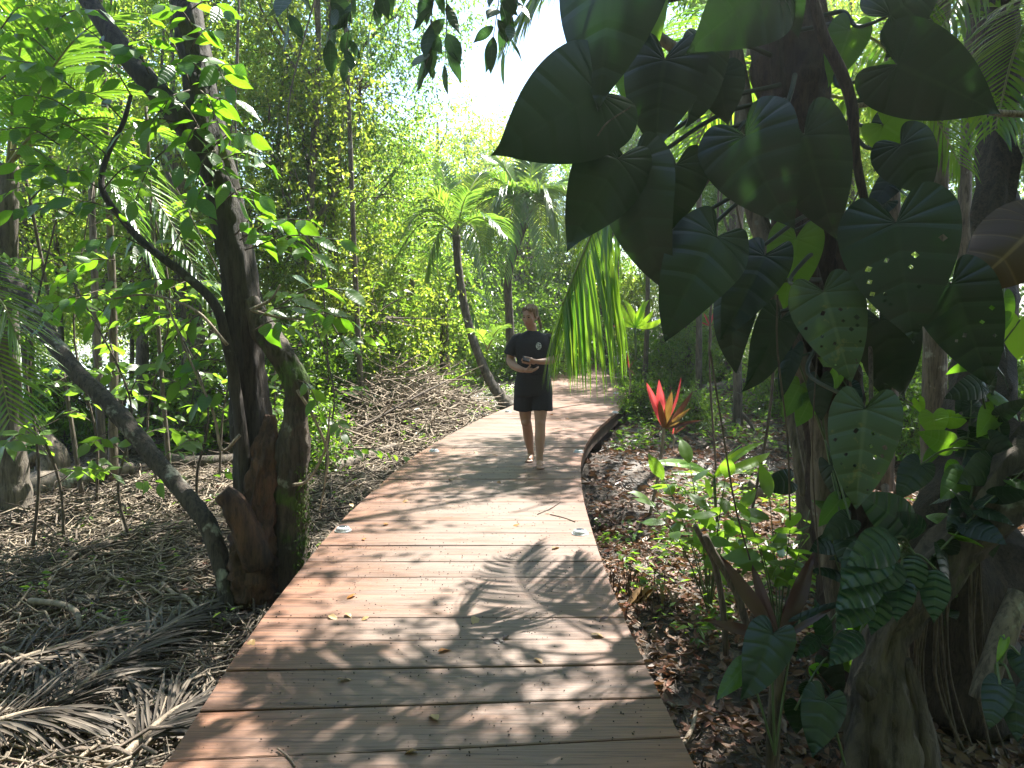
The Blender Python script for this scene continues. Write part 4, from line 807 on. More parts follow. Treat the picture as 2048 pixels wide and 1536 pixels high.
def seedlings_mb(r_, n, xr, yr, size, hgt, mask=None, per=9):
    x = r_.uniform(*xr, n); y = r_.uniform(*yr, n); ok = ~on_deck(x, y, .05) & (vnoise(x * .9 + 3, y * .9, 21) > .38)
    if mask is not None: ok &= mask(x, y)
    x, y = x[ok], y[ok]; n = len(x); z = ground(x, y); h = hgt * r_.uniform(.3, 1.2, n)
    P = np.repeat(np.stack([x, y, z], 1), per, 0); hh = np.repeat(h, per); N_ = len(P); a = r_.uniform(0, 6.283, N_); f = r_.uniform(.25, 1, N_)
    P = P + np.stack([np.cos(a) * .03, np.sin(a) * .03, hh * f], 1); D = np.stack([np.cos(a), np.sin(a), r_.uniform(-.5, .45, N_)], 1); Nn = np.array((0, 0, 1.0)) + r_.normal(0, .4, (N_, 3))
    L = size * r_.uniform(.6, 1.3, N_); mb = MB(); V, F = leaf_quads(P, D, Nn, L, L * r_.uniform(.36, .55, N_)); mb.add(V, F); return mb
right_mask = lambda x, y: x > er(np.clip(y, -3, 32)) + .15
seedlings_mb(r_, 1500, (.8, 9), (8.0, 19), .10, .32, right_mask).build('seedlings', M['leaf'], None, smooth=False, kind='stuff')
seedlings_mb(r_, 260, (.8, 4), (4.2, 8.5), .075, .22, right_mask).build('seedlings', M['leaf'], None, smooth=False, kind='stuff')
seedlings_mb(r_, 500, (-5, 1), (10, 20), .09, .3, lambda x, y: x < el(np.clip(y, -3, 32)) - .2).build('seedlings', M['leaf'], None, smooth=False, kind='stuff')
seedlings_mb(r_, 60, (-5, -1.5), (4, 10), .06, .2, None, 7).build('seedlings', M['leaf'], None, smooth=False, kind='stuff')
# breathing roots standing in the wet mud
mb = MB()
for cx, cy, sx, sy, n in ((.86, 5.15, .18, .28, 90), (.80, 2.75, .16, .2, 50), (-3.0, 4.3, .5, .4, 90)):
    for _ in range(n):
        x, y = cx + r_.normal(0, sx * .6), cy + r_.normal(0, sy * .6)
        if on_deck(np.array(x), np.array(y), .03): continue
        z = float(ground(x, y)); h = r_.uniform(.04, .13); mb.add(*tube(np.array([(x, y, z - .02), (x + r_.normal(0, .006), y, z + h * .6), (x + r_.normal(0, .01), y, z + h)]), (.006, .005, .002), 4, False))
mb.build('breathing_roots', M['deck_dark'], None, kind='stuff')

# larger logs, roots and sticks one by one
def stick(name, label, cat, pts, r0, r1, m, group=None, sides=9, rough=.12, seed=0, n=24, ground_it=True, lift=.02):
    P = [at(*p) if isinstance(p, tuple) and p[0] > 12 or isinstance(p, tuple) and abs(p[1]) > 60 else np.asarray(p, float) for p in pts]
    if ground_it:
        for q in P: q[2] = float(ground(q[0], q[1])) + lift + r0 * .6
    t = thing(name, label, cat, P[0], group); mb = MB(); mb.add(*tube(smooth_path(P, n), np.linspace(r0, r1, n), sides, True, rough, seed, 4)); mb.build('wood', M[m], t); return t
stick('fallen_log', 'thick pale fallen log on the mud by the left border palm', 'log', [(40, 960, 8.4), (120, 955, 8.5), (200, 945, 8.7), (262, 925, 9.0)], .19, .10, 'bark_pale', None, 14, .16, 1)
stick('fallen_log', 'dark short log slanting on the mud in the lower left', 'log', [(25, 1390, 3.75), (75, 1345, 3.95), (130, 1300, 4.15)], .045, .03, 'bark_lichen', None, 10, .16, 2)
stick('fallen_log', 'mossy dark log lying left of the leaning trunk', 'log', [(60, 1090, 5.6), (140, 1080, 5.75), (215, 1062, 5.95)], .06, .04, 'bark_lichen', None, 10, .16, 3)
stick('fallen_log', 'grey log half sunk beside the stick heap', 'log', [(660, 872, 9.2), (720, 855, 9.6), (790, 840, 10)], .10, .05, 'bark_pale', None, 12, .15, 4)
stick('fallen_log', 'mossy log across the mud behind the thick trunk', 'log', [(330, 870, 9.4), (420, 850, 9.6), (500, 838, 9.9)], .13, .09, 'bark_moss', None, 12, .15, 5)
stick('fallen_branch', 'long pale stick pointing at the walk in the lower left', 'stick', [(170, 1470, 3.3), (250, 1450, 3.38), (330, 1420, 3.5), (395, 1405, 3.6)], .016, .010, 'twig', None, 7, .06, 6, 16, True, .07)
stick('forked_stick', 'forked pale stick on the mud left of the rotten trunk', 'stick', [(325, 1140, 5.05), (350, 1180, 4.85), (372, 1190, 4.8), (395, 1215, 4.65)], .018, .012, 'twig', None, 7, .06, 7, 16, True, .05)
stick('fallen_branch', 'curved root arching over the sunlit mud at left', 'root', [(60, 1200, 4.6), (120, 1215, 4.5), (155, 1250, 4.35), (160, 1300, 4.2)], .022, .014, 'root', None, 8, .08, 8, 18, True, .08)
stick('fallen_branch', 'straight stick lying below the leaning trunk', 'stick', [(170, 1250, 4.4), (180, 1210, 4.5), (225, 1265, 4.3)], .014, .01, 'twig', None, 7, .06, 9, 14, True, .06)
stick('fallen_branch', 'bare stick rising out of the heap left of the woman', 'stick', [np.array((-1.9, 11.6, .1)), np.array((-2.05, 11.7, .6)), np.array((-2.1, 11.7, 1.05))], .014, .006, 'twig', None, 6, .06, 10, 12, False)
stick('fallen_branch', 'long dark branch leaning across the stick heap', 'stick', [np.array((-3.1, 9.6, -.35)), np.array((-2.3, 10.3, -.05)), np.array((-1.5, 11.0, .38)), np.array((-1.0, 11.5, .62))], .03, .012, 'twig_dark', None, 7, .08, 11, 16, False)
stick('fallen_branch', 'pale crooked stick standing at the right edge of the walk', 'stick', [(1340, 1420, 2.95), (1352, 1380, 3.05), (1385, 1310, 3.25), (1395, 1262, 3.4)], .013, .009, 'twig', None, 7, .1, 12, 16, True, .05)
stick('root', 'curved yellowish root on the leaf litter at the right of the walk', 'root', [(1262, 1310, 3.4), (1290, 1275, 3.5), (1330, 1268, 3.55), (1350, 1280, 3.48)], .014, .01, 'twig', None, 7, .1, 13, 16, True, .03)
stick('root', 'straight stubby root beside the edge of the walk', 'root', [(1262, 1298, 3.4), (1300, 1285, 3.45), (1320, 1280, 3.5)], .013, .012, 'twig', None, 7, .1, 14, 12, True, .03)
stick('fallen_log', 'old grey log lying on the right bank', 'log', [(1400, 765, 15.5), (1450, 758, 16), (1500, 748, 16.6)], .14, .09, 'bark_grey', None, 10, .15, 15)
stick('tree_stump', 'small weathered stump on the leaf litter', 'stump', [(1500, 905, 8.2), (1520, 898, 8.3), (1530, 892, 8.5)], .12, .09, 'bark_grey', None, 12, .25, 16)
stick('fallen_branch', 'pale branch lying across the litter behind the crooked trunk', 'stick', [(1490, 1095, 5.3), (1530, 1110, 5.1), (1580, 1130, 4.9)], .03, .02, 'twig', None, 8, .1, 17, 14, True, .03)
for i, (px, py, y, dx) in enumerate(((1450, 1120, 5.2, 30), (1520, 1150, 4.8, 34), (1570, 1090, 5.4, -26), (1480, 1180, 4.6, 26))):
    stick('fallen_log', ('short chunk of wood on the litter left of the crooked trunk', 'pale chunk of wood under the dark red leaves', 'chunk of wood right behind the crooked trunk', 'mossy chunk of wood nearest the dead cordyline stems')[i], 'wood chunk', [(px, py, y), (px + dx, py + 8, y - .05), (px + 2 * dx, py + 20, y - .12)], .045, .035, 'bark_pale', None, 9, .2, 20 + i, 12)

# flared feet of the mangroves and slim stems at the left
def prop_tree(label, px, y, r0, top, feet, m='bark_pale', seed=0, group=None, spread=.5):
    b = at(px, 700, y); g = float(ground(b[0], b[1])); rr = np.random.default_rng(seed); t = thing('mangrove', label, 'tree', (b[0], y, g), group); mb = MB()
    P = smooth_path([(b[0], y, g + .1), (b[0] + rr.normal(0, .08), y, g + top * .4), (b[0] + rr.normal(0, .2), y + rr.normal(0, .2), g + top)], 22); mb.add(*tube(P, np.linspace(r0, r0 * .55, 22), 10, True, .12, seed, 4)); mb.build('trunk', M[m], t)
    for k in range(feet):
        a = 6.283 * k / feet + rr.uniform(-.3, .3); s = spread * rr.uniform(.7, 1.4); h = rr.uniform(.25, .7) * spread * 1.6
        mb = MB(); q = smooth_path([(b[0], y, g + h), (b[0] + math.cos(a) * s * .45, y + math.sin(a) * s * .45, g + h * .6), (b[0] + math.cos(a) * s, y + math.sin(a) * s, g - .1)], 12); mb.add(*tube(q, np.linspace(r0 * .6, r0 * .22, 12), 7, True, .12, seed + k)); mb.build('prop_root', M[m], t)
prop_tree('short stout mangrove foot with spreading roots near the fallen log', 75, 8.9, .16, 1.1, 5, 'bark_pale', 3)
prop_tree('leaning mangrove with pale roots behind the leaning trunk', 290, 12.5, .13, 3.5, 6, 'bark_pale', 4, None, .9)
prop_tree('mangrove trunk behind the thick tree with broad pale foot', 395, 11.5, .22, 4.5, 7, 'bark_pale', 5, None, .6)
prop_tree('slim pale stem left of the leaning trunk, upright from the log', 215, 8.6, .055, 5.5, 3, 'bark_pale', 6, None, .15)
prop_tree('second slim pale stem close beside the leaning trunk', 195, 9.6, .06, 5.0, 3, 'bark_pale', 7, None, .15)
prop_tree('thin crooked sapling in front of the mangrove roots', 150, 8.0, .028, 3.5, 2, 'bark_grey', 8, None, .12)
prop_tree('thin sapling just right of the leaning trunk', 330, 8.5, .03, 4.2, 2, 'bark_grey', 9, None, .12)
prop_tree('slim straight stem right of the mossy stem, before the shrubs', 722, 12.0, .05, 7.5, 3, 'bark_grey', 10, None, .2)
prop_tree('stout brown trunk leaning in the left forest', 800, 15.5, .11, 2.5, 4, 'bark_grey', 11, None, .3)
for k, (px, y, r0) in enumerate(((255, 14, .05), (340, 15, .06), (420, 16, .07), (120, 13, .06), (60, 14, .08), (560, 14, .05), (650, 15, .05))):
    prop_tree(('slender grey stem left of the leaning mangrove', 'slender grey stem behind the leaning trunk top', 'slender grey stem hidden mostly by the thick dark trunk', 'slender grey stem above the fallen pale log', 'slender grey stem nearest the left border palm', 'slender grey stem right of the mossy stem', 'slender grey stem in front of the dark tall crown')[k], px, y, r0, 7, 3, 'bark_grey', 30 + k, 'slender stems of the left background', .35)
for k, (px, y, r0) in enumerate(((1290, 16, .06), (1400, 14, .07), (1480, 12, .08), (1780, 8, .09), (1880, 7.2, .13), (1985, 7.5, .16), (1930, 9, .1))):
    prop_tree(('slim trunk on the bank right behind the red leaved plant', 'trunk on the bank right of the lowest big leaf', 'stout trunk seen just left of the crooked pale trunk', 'shaded trunk between the dark upright trunk and the lime leaves', 'thick shaded trunk behind the lime leaves', 'thickest shaded trunk at the right border', 'shaded trunk behind the holed very large leaf')[k], px, y, r0, 6.5, 3, 'bark_grey', 50 + k, 'shaded trunks of the right background', .3)

# ------------------------------------------------------------------ right foreground: crooked trunk, gnarled tree, climbing plant
def trunk_thing(name, label, cat, pts, radii, m, sides=14, rough=.14, seed=0, n=50, flute=0, freq=5):
    P = [np.asarray(at(*p)) for p in pts]; t = thing(name, label, cat, P[0]); mb = MB(); mb.add(*tube(smooth_path(P, n), np.interp(np.linspace(0, 1, n), np.linspace(0, 1, len(radii)), radii), sides, True, rough, seed, freq, flute)); mb.build('trunk', M[m], t); return t
tr = trunk_thing('tree', 'crooked smooth pale trunk just left of the dark upright trunk', 'tree', [(1690, 1290, 3.7), (1678, 1200, 3.7), (1660, 1080, 3.72), (1645, 970, 3.75), (1648, 880, 3.75), (1630, 800, 3.75), (1595, 720, 3.78), (1565, 655, 3.8), (1548, 590, 3.82), (1535, 500, 3.85), (1512, 420, 3.9), (1490, 300, 3.95), (1480, 150, 4.0), (1430, -60, 4.1)], [.085, .07, .066, .062, .06, .055, .06, .062, .055, .05, .05, .045, .045, .04], 'bark_pale', 14, .16, 3)
mb = MB(); mb.add(*tube(smooth_path([at(1480, 160, 4.0), at(1400, 120, 3.95), at(1340, 90, 3.9), at(1300, 50, 3.9), at(1290, -20, 3.9)], 16), np.linspace(.03, .025, 16), 8, True, .15, 3)); mb.build('limb', M['bark_pale'], tr)
trunk_thing('sapling', 'thin pale sapling trunk behind the crooked trunk', 'tree', [(1610, 990, 4.9), (1598, 930, 4.9), (1585, 860, 4.95), (1578, 790, 5.0), (1590, 700, 5.0), (1600, 500, 5.1)], [.035, .03, .03, .03, .028, .02], 'bark_pale', 9, .14, 4, 30)
st_ = trunk_thing('branch', 'bare reddish brown bent branch right of the dark trunk', 'branch', [(1595, -120, 3.2), (1625, 0, 3.2), (1645, 70, 3.2), (1685, 150, 3.2), (1705, 215, 3.2), (1710, 300, 3.2), (1727, 390, 3.2), (1745, 470, 3.25)], [.026, .025, .025, .026, .023, .021, .018, .014], 'fibre', 10, .1, 5, 34)
mb = MB(); mb.add(*tube(smooth_path([at(1706, 212, 3.2), at(1780, 205, 3.2), at(1900, 214, 3.2), at(2000, 226, 3.2), at(2090, 230, 3.2)], 18), np.linspace(.011, .016, 18), 7, True, .1, 6)); mb.build('limb', M['twig'], st_)
gn = trunk_thing('tree', 'low gnarled pale trunk with swollen foot at the lower right', 'tree', [(1775, 1560, 2.95), (1772, 1500, 2.97), (1765, 1430, 2.98), (1755, 1370, 3.0), (1762, 1310, 3.02), (1775, 1265, 3.03), (1800, 1225, 3.05), (1850, 1165, 3.08), (1905, 1100, 3.1), (1960, 1040, 3.12), (2020, 970, 3.15), (2100, 890, 3.2)], [.15, .14, .125, .105, .085, .085, .09, .10, .105, .11, .12, .12], 'stump', 32, .30, 6, 150, .06, 4)
for k, (pts, r0) in enumerate((([(1700, 1560, 2.9), (1715, 1480, 2.93), (1735, 1400, 2.96), (1750, 1340, 2.99)], .055), ([(1860, 1560, 2.95), (1848, 1480, 2.97), (1830, 1400, 3.0), (1805, 1320, 3.02)], .055), ([(1740, 1390, 2.9), (1720, 1365, 2.9), (1735, 1330, 2.92)], .035))):
    mb = MB(); mb.add(*tube(smooth_path([at(*p) for p in pts], 20), np.linspace(r0, r0 * .6, 20), 12, True, .22, 30 + k, 6)); mb.build('buttress', M['stump'], gn)
for k in range(16):
    mb = MB(); x0 = random.uniform(1800, 1960); y0 = 1290 - (x0 - 1780) * 1.1 + random.uniform(-10, 40); x1 = x0 + random.uniform(-30, 90)
    mb.add(*tube(smooth_path([at(x0, y0, 3.15), at(x0 + random.uniform(-14, 20), (y0 + 1540) / 2, 3.2), at(x1, 1560, 3.25)], 14), random.uniform(.004, .011), 5, False, .1, k)); mb.build('aerial_root', M['twig_dark'], gn)
tk = trunk_thing('tree', 'dark mass of twisted trunks behind the gnarled foot at the right', 'tree', [(1900, 1500, 3.7), (1905, 1300, 3.7), (1920, 1100, 3.8), (1955, 900, 4.4), (1975, 600, 5.4), (1995, 300, 6.3), (2005, -100, 7.0)], [.34, .28, .24, .19, .16, .14, .13], 'fibre', 18, .25, 9, 50, .12)
# unseen leafy top added above these trunks to darken the right side
crown_mb(np.random.default_rng(44), [(3.2, 4.6, 4.9, 1.0), (4.9, 5.3, 4.6, 1.1), (4.7, 6.9, 5.4, .9), (5.0, 4.2, 4.3, 1.1)], 13000, .12, gaps=.36, twigs=50).build('crown', [M['leaf_deep'], M['twig_dark']], tk, smooth=False)
trunk_thing('branch', 'sunlit bare root at the right border by the small leaves', 'root', [(2040, 1190, 2.9), (2010, 1260, 2.85), (1985, 1330, 2.8), (1960, 1400, 2.78)], [.05, .05, .045, .04], 'bark_pale', 10, .15, 12, 20)

# --- the huge heart-shaped leaves
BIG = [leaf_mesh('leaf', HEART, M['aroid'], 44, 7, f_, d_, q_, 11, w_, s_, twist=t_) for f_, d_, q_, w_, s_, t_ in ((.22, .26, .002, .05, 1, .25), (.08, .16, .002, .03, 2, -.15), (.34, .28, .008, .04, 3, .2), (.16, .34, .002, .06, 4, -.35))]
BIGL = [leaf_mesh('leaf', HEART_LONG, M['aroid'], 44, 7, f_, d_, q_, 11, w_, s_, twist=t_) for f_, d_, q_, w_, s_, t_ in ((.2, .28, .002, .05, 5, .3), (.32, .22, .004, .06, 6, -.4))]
def remat(me, m):
    c = me.copy(); c.materials.clear(); c.materials.append(M[m]); return c
def holed(me, k, seed, lo=.2, hi=.9):
    """A copy of the leaf with a few insect holes eaten through it."""
    c = me.copy(); r = random.Random(seed); b = bmesh.new(); b.from_mesh(c)
    vs_ = [v for v in b.verts if lo < v.co.x < hi and .04 < abs(v.co.y) and not v.is_boundary and len(v.link_edges) == 4]
    pts = [v.co.copy() for v in r.sample(vs_, k)]
    for p in pts:
        v = min((v for v in b.verts if not v.is_boundary), key=lambda q_: (q_.co - p).length); n0 = set(b.faces)
        if any(w.is_boundary for e in v.link_edges for w in e.verts): continue
        L = min(e.calc_length() for e in v.link_edges); res = bmesh.ops.bevel(b, geom=[v], offset=L * r.uniform(.6, .95), segments=1, affect='VERTICES')
        bmesh.ops.delete(b, geom=[f for f in res['faces'] if f.is_valid], context='FACES')
    b.to_mesh(c); b.free(); return c
FINE = leaf_mesh('leaf', HEART, M['aroid'], 56, 11, .08, .12, .003, 11, .03, 31); FINEL = leaf_mesh('leaf', HEART_LONG, M['aroid'], 56, 10, .14, .16, .004, 11, .04, 32)
THIN = remat(BIG[1], 'aroid_thin'); THINL = remat(BIGL[0], 'aroid_thin'); OLD = remat(holed(FINEL, 16, 4), 'aroid_old'); OLDB = remat(BIG[0], 'aroid_old'); BROWN = remat(BIG[3], 'aroid_brown')
cl = thing('climbing_plant', 'huge heart leaved climbing plant hanging from the dark upright trunk', 'climbing plant', at(1690, 1100, 3.72))
mb = MB(); mb.add(*tube(smooth_path([at(1690, 1080, 3.7), at(1670, 850, 3.7), at(1650, 650, 3.68), at(1600, 450, 3.66), at(1560, 200, 3.66), at(1540, -100, 3.7)], 50), .035, 9, True, .2, 4, 8)); mb.build('stem', M['fibre'], cl)
BIGLEAF = [  # mesh, petiole px+depth, tip px+depth, roll, width, stem point px+depth (None: hidden), label
    (BIG[1], (1232, -95, 2.75), (1186, 195, 2.6), 25, .95, (1530, -60, 3.6), 'huge dark leaf hanging highest at the edge of the sky'),
    (BIG[1], (1196, 188, 2.7), (1002, 306, 2.5), 0, 1.06, (1540, 80, 3.6), 'huge bluish leaf pointing left below the sky'),
    (BIG[0], (1236, 318, 2.85), (1140, 487, 2.75), -10, .95, (1560, 170, 3.6), 'ribbed leaf with sun streaks above the hanging frond'),
    (BIGL[0], (1262, 330, 2.95), (1303, 584, 2.85), 15, .9, (1560, 200, 3.6), 'long dark leaf hanging beside the palm frond'),
    (BIGL[0], (1433, 474, 2.9), (1330, 652, 2.75), -5, 1.05, (1610, 330, 3.6), 'large leaf with pale midrib hanging lowest in the middle'),
    (BIG[2], (1490, 272, 2.85), (1562, 450, 2.7), 8, 1.18, (1570, 200, 3.6), 'grey green pleated leaf in front of the dark trunk'),
    (BIG[0], (1609, 270, 3.0), (1672, 478, 2.95), -12, .95, (1590, 150, 3.6), 'dark leaf right of the pleated leaf on the trunk'),
    (holed(FINE, 18, 6), (1792, 446, 2.75), (1824, 684, 2.65), 5, 1.12, (1640, 420, 3.6), 'very large dark leaf right of the trunk with holes'),
    (BIG[1], (1796, 130, 2.85), (2006, 224, 2.7), 0, 1.02, (1650, 100, 3.6), 'huge dark leaf spread out at the upper right'),
    (holed(FINEL, 8, 8), (1903, 568, 2.9), (1985, 770, 2.8), -8, 1.05, (1700, 560, 3.6), 'dark leaf with pale glints at the right'),
    (OLD, (1647, 584, 2.9), (1704, 757, 2.75), -6, 1.1, (1640, 500, 3.55), 'worn grey green leaf with small holes on the trunk'),
    (OLD, (1731, 818, 2.7), (1708, 1016, 2.6), 8, 1.0, (1700, 620, 3.5), 'long faded leaf with a brown tip in front of the trunk'),
    (BIGL[1], (1530, 512, 3.2), (1448, 668, 3.1), 20, .9, (1640, 420, 3.6), 'green backlit leaf left of the worn leaf'),
    (THIN, (1592, 478, 3.5), (1570, 620, 3.45), 0, .9, (1640, 430, 3.6), 'translucent green leaf behind the crooked trunk'),
    (BIG[2], (1545, -40, 2.8), (1418, 78, 2.6), -20, 1.05, (1550, -90, 3.6), 'silvery leaf tip at the top beside the trunk'),
    (BIG[3], (1562, -60, 2.9), (1585, 70, 2.9), 30, .8, (1550, -120, 3.6), 'silvery leaf in front of the trunk top'),
    (BROWN, (2075, 450, 2.9), (1955, 568, 2.8), 10, 1.1, None, 'brown withering leaf at the right border'),
    (BIG[3], (1760, 640, 3.1), (1832, 800, 3.05), 0, 1.0, (1690, 600, 3.6), 'shaded leaf below the very large dark leaf'),
    (BIG[0], (1330, 120, 3.0), (1296, 300, 2.95), 15, 1.1, (1550, 60, 3.6), 'dark leaf with upright lobes above the light gap'),
    (THIN, (1272, 20, 3.3), (1240, 200, 3.2), 30, .8, (1520, 0, 3.6), 'greener leaf behind the highest dark leaf'),
    (BIGL[1], (1411, 95, 3.15), (1395, 250, 3.1), -25, 1.0, (1540, 110, 3.6), 'greenish leaf in front of the sunlit forest'),
    (THIN, (1768, 250, 3.2), (1872, 322, 3.1), 20, 1.0, (1660, 260, 3.6), 'leaf with sun flecks under the huge upper right leaf'),
    (BIG[3], (1802, 290, 3.1), (1872, 385, 3.0), -10, 1.2, (1670, 280, 3.6), 'brownish leaf under the leaf with sun flecks'),
    (BIG[3], (1352, 330, 3.0), (1330, 470, 2.95), 10, 1.1, (1560, 230, 3.6), 'dark leaf between the two hanging leaves'),
    (BIGL[1], (1345, 470, 2.95), (1350, 570, 2.95), -20, 1.3, (1600, 360, 3.6), 'dark curled leaf left of the lowest middle leaf'),
    (BIG[0], (1440, 150, 3.3), (1450, 250, 3.3), 0, 1.2, None, 'small dark leaf behind the pleated leaf'),
    (BIGL[0], (1470, 600, 3.3), (1455, 740, 3.25), 10, .9, (1640, 560, 3.6), 'narrow leaf hanging over the right bank'),
    (BIGL[1], (1560, 640, 3.4), (1500, 790, 3.35), -15, .8, (1640, 600, 3.6), 'narrow drooping leaf left of the crooked trunk'),
    (BIGL[1], (1750, 720, 3.2), (1775, 800, 3.2), 30, .9, None, 'small shaded leaf on the trunk'),
    (THIN, (1700, 60, 3.4), (1660, 170, 3.4), 0, .9, (1600, 60, 3.6), 'small green leaf right of the trunk top'),
    (BIG[3], (1780, 30, 3.1), (1900, -60, 3.1), 0, 1.1, (1650, 30, 3.6), 'dark leaf cut by the top edge at right')]
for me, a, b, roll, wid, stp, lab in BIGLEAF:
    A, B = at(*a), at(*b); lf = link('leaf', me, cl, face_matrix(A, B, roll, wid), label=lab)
    if stp:
        S_ = at(*stp); dn = np.linalg.norm(A - S_); mid = (A * .4 + S_ * .6) + np.array((0, 0, .06 * dn)); mid[1] = max(mid[1], 3.45); mb = MB(); mb.add(*tube(smooth_path([S_, mid, A * .82 + S_ * .18 + np.array((0, max(0, 3.38 - (A[1] * .82 + S_[1] * .18)), .03)), A + np.array((0, .16, .03)), A], 26), np.linspace(.012, .0065, 26), 7, False)); under_leaf(mb.build('petiole', M['petiole'], cl), lf)
for pts, r0 in (([(1330, 470, 3.3), (1400, 380, 3.4), (1470, 290, 3.5), (1560, 230, 3.6)], .012), ([(1195, 272, 2.6), (1215, 245, 2.6), (1260, 215, 2.7)], .003), ([(1555, 590, 3.1), (1555, 700, 3.1), (1575, 880, 3.15), (1580, 1040, 3.2)], .004), ([(1660, 560, 3.2), (1700, 760, 3.1), (1690, 900, 3.1)], .006), ([(1420, 700, 3.1), (1445, 860, 3.1), (1470, 1010, 3.15), (1500, 1120, 3.2)], .004), ([(1740, 640, 3.2), (1742, 800, 3.0), (1735, 815, 2.75)], .009), ([(1640, 620, 3.3), (1625, 900, 3.3), (1640, 1150, 3.35)], .003), ([(1715, 220, 3.3), (1690, 260, 3.3), (1720, 360, 3.3), (1700, 420, 3.3)], .004)):
    mb = MB(); mb.add(*tube(smooth_path([at(*p) for p in pts], 18), r0, 6, False)); mb.build('aerial_root', M['twig_dark'], cl)
# dry brown leaf sheath caught among the stems
if 0: sh = thing('dry_leaf_sheath', 'curled pinkish brown dry sheath caught between the big leaves', 'dry leaf', at(1368, 335, 3.1)); link('blade', leaf_mesh('blade', OVAL, M['dry'], 14, 4, .6, .3, .01, 5, .03, 9), sh, face_matrix(at(1352, 322, 3.1), at(1392, 380, 3.05), 20, 1.6))

# --- lower right: quilted leaves on short stalks, small climbing leaves
QL = [leaf_mesh('leaf', [(0, .01), (.04, .09), (.16, .19), (.34, .235), (.55, .21), (.75, .13), (.9, .05), (1, 0)], M['quilt'], 36, 6, .10, .25, .0045, 9, .02, s_) for s_ in (1, 2)]
q = thing('quilted_plant', 'rosette of dark quilted leaves growing on the gnarled trunk', 'plant', at(1800, 1105, 2.92))
for k, (a, b, da, db, roll, w) in enumerate([((1790, 1075), (1722, 1115), 2.85, 2.65, 0, 1.1), ((1770, 1090), (1700, 1150), 2.85, 2.62, 10, 1.1), ((1750, 1150), (1695, 1200), 2.8, 2.6, 0, 1.1), ((1735, 1180), (1690, 1245), 2.8, 2.62, -10, 1.2), ((1790, 1120), (1760, 1170), 2.88, 2.7, 0, 1.2), ((1800, 1150), (1790, 1235), 2.85, 2.75, 10, 1.5), ((1830, 1110), (1825, 1190), 2.9, 2.8, -10, 1.3), ((1872, 1138), (1868, 1240), 2.88, 2.78, 0, 1.15), ((1770, 1180), (1745, 1262), 2.85, 2.75, 0, 1.2), ((1830, 1065), (1745, 995), 2.95, 2.8, 20, 1.1), ((1850, 1060), (1765, 1045), 2.95, 2.85, -20, 1.0), ((1720, 1265), (1668, 1315), 2.85, 2.7, 10, 1.0), ((1655, 1290), (1640, 1210), 2.95, 2.9, 20, .8), ((1640, 1270), (1600, 1310), 2.95, 2.85, 0, .9)]):
    A, B = at(*a, da), at(*b, db); lf = link('leaf', QL[k % 2], q, face_matrix(A, B, roll, w)); mb = MB(); C_ = at(1825 - k * 3, 1105 + k, 2.98); mb.add(*tube(smooth_path([C_, (A + C_) / 2 + (0, 0, .03), A], 10), .005, 6, False)); under_leaf(mb.build('petiole', M['stem_green'], q), lf)
SM = [leaf_mesh('leaf', HEART_LONG, M['aroid'], 26, 4, .15, .2, .008, 9, .02, s_) for s_ in (21, 22)]; SML = remat(SM[0], 'lime'); SMT = remat(SM[1], 'aroid_thin')
def small_plant(name, label, base, leaves, cat='plant', group=None):
    t = thing(name, label, cat, base, group)
    for me, a, b, roll, w in leaves:
        A, B = at(*a), at(*b); lf = link('leaf', me, t, face_matrix(A, B, roll, w)); mb = MB(); s0 = np.asarray(base, float); mb.add(*tube(smooth_path([s0, (s0 * .4 + A * .6) + (0, .02, .04), A], 10), .005, 6, False)); under_leaf(mb.build('petiole', M['stem_green'], t), lf)
    return t
small_plant('arrowhead_plant', 'grey green arrowhead leaf on a stalk at the lower right', at(1550, 1510, 2.75), [(BIGL[1], (1545, 1268, 2.75), (1494, 1400, 2.6), 0, .95), (SMT, (1490, 1330, 2.8), (1436, 1392, 2.7), 10, .7), (SM[1], (1600, 1240, 2.9), (1690, 1200, 2.9), 0, .35)])
small_plant('arrowhead_plant', 'dark heart leaf near the bottom edge left of the gnarled foot', at(1690, 1530, 2.72), [(BIG[0], (1650, 1402, 2.7), (1622, 1512, 2.6), -5, .95)])
small_plant('creeper', 'bright lime sunlit leaves glowing behind the right trunks', at(1890, 900, 4.5), [(SML, (1866, 828, 4.4), (1873, 876, 4.35), 0, 1.6), (SML, (1895, 836, 4.45), (1952, 868, 4.4), 10, .9), (SML, (1836, 800, 4.5), (1846, 830, 4.5), 0, 1.0), (SML, (2040, 640, 4.3), (2035, 720, 4.3), 0, 1.2), (SMT, (1870, 905, 4.3), (1845, 940, 4.3), 0, 1.0)])
small_plant('creeper', 'leafy creeper at the right border above the gnarled limb', at(1990, 900, 3.3), [(SM[0], (1960, 770, 3.2), (1905, 790, 3.1), 0, .8), (SM[1], (2000, 830, 3.2), (2050, 800, 3.1), 0, .8), (SM[0], (1980, 880, 3.2), (2040, 930, 3.1), 10, 1.0), (SM[1], (1990, 930, 3.15), (1930, 960, 3.05), 0, 1.0), (SMT, (1930, 950, 3.2), (1890, 990, 3.1), 0, 1.1), (SM[0], (2030, 960, 3.1), (2070, 1050, 3.0), 0, .9), (SM[0], (1840, 930, 3.2), (1800, 990, 3.1), 0, 1.0), (SMT, (1900, 890, 3.3), (1850, 870, 3.2), 0, .8), (SM[1], (1940, 1000, 3.1), (1900, 1050, 3.0), 0, .8)])
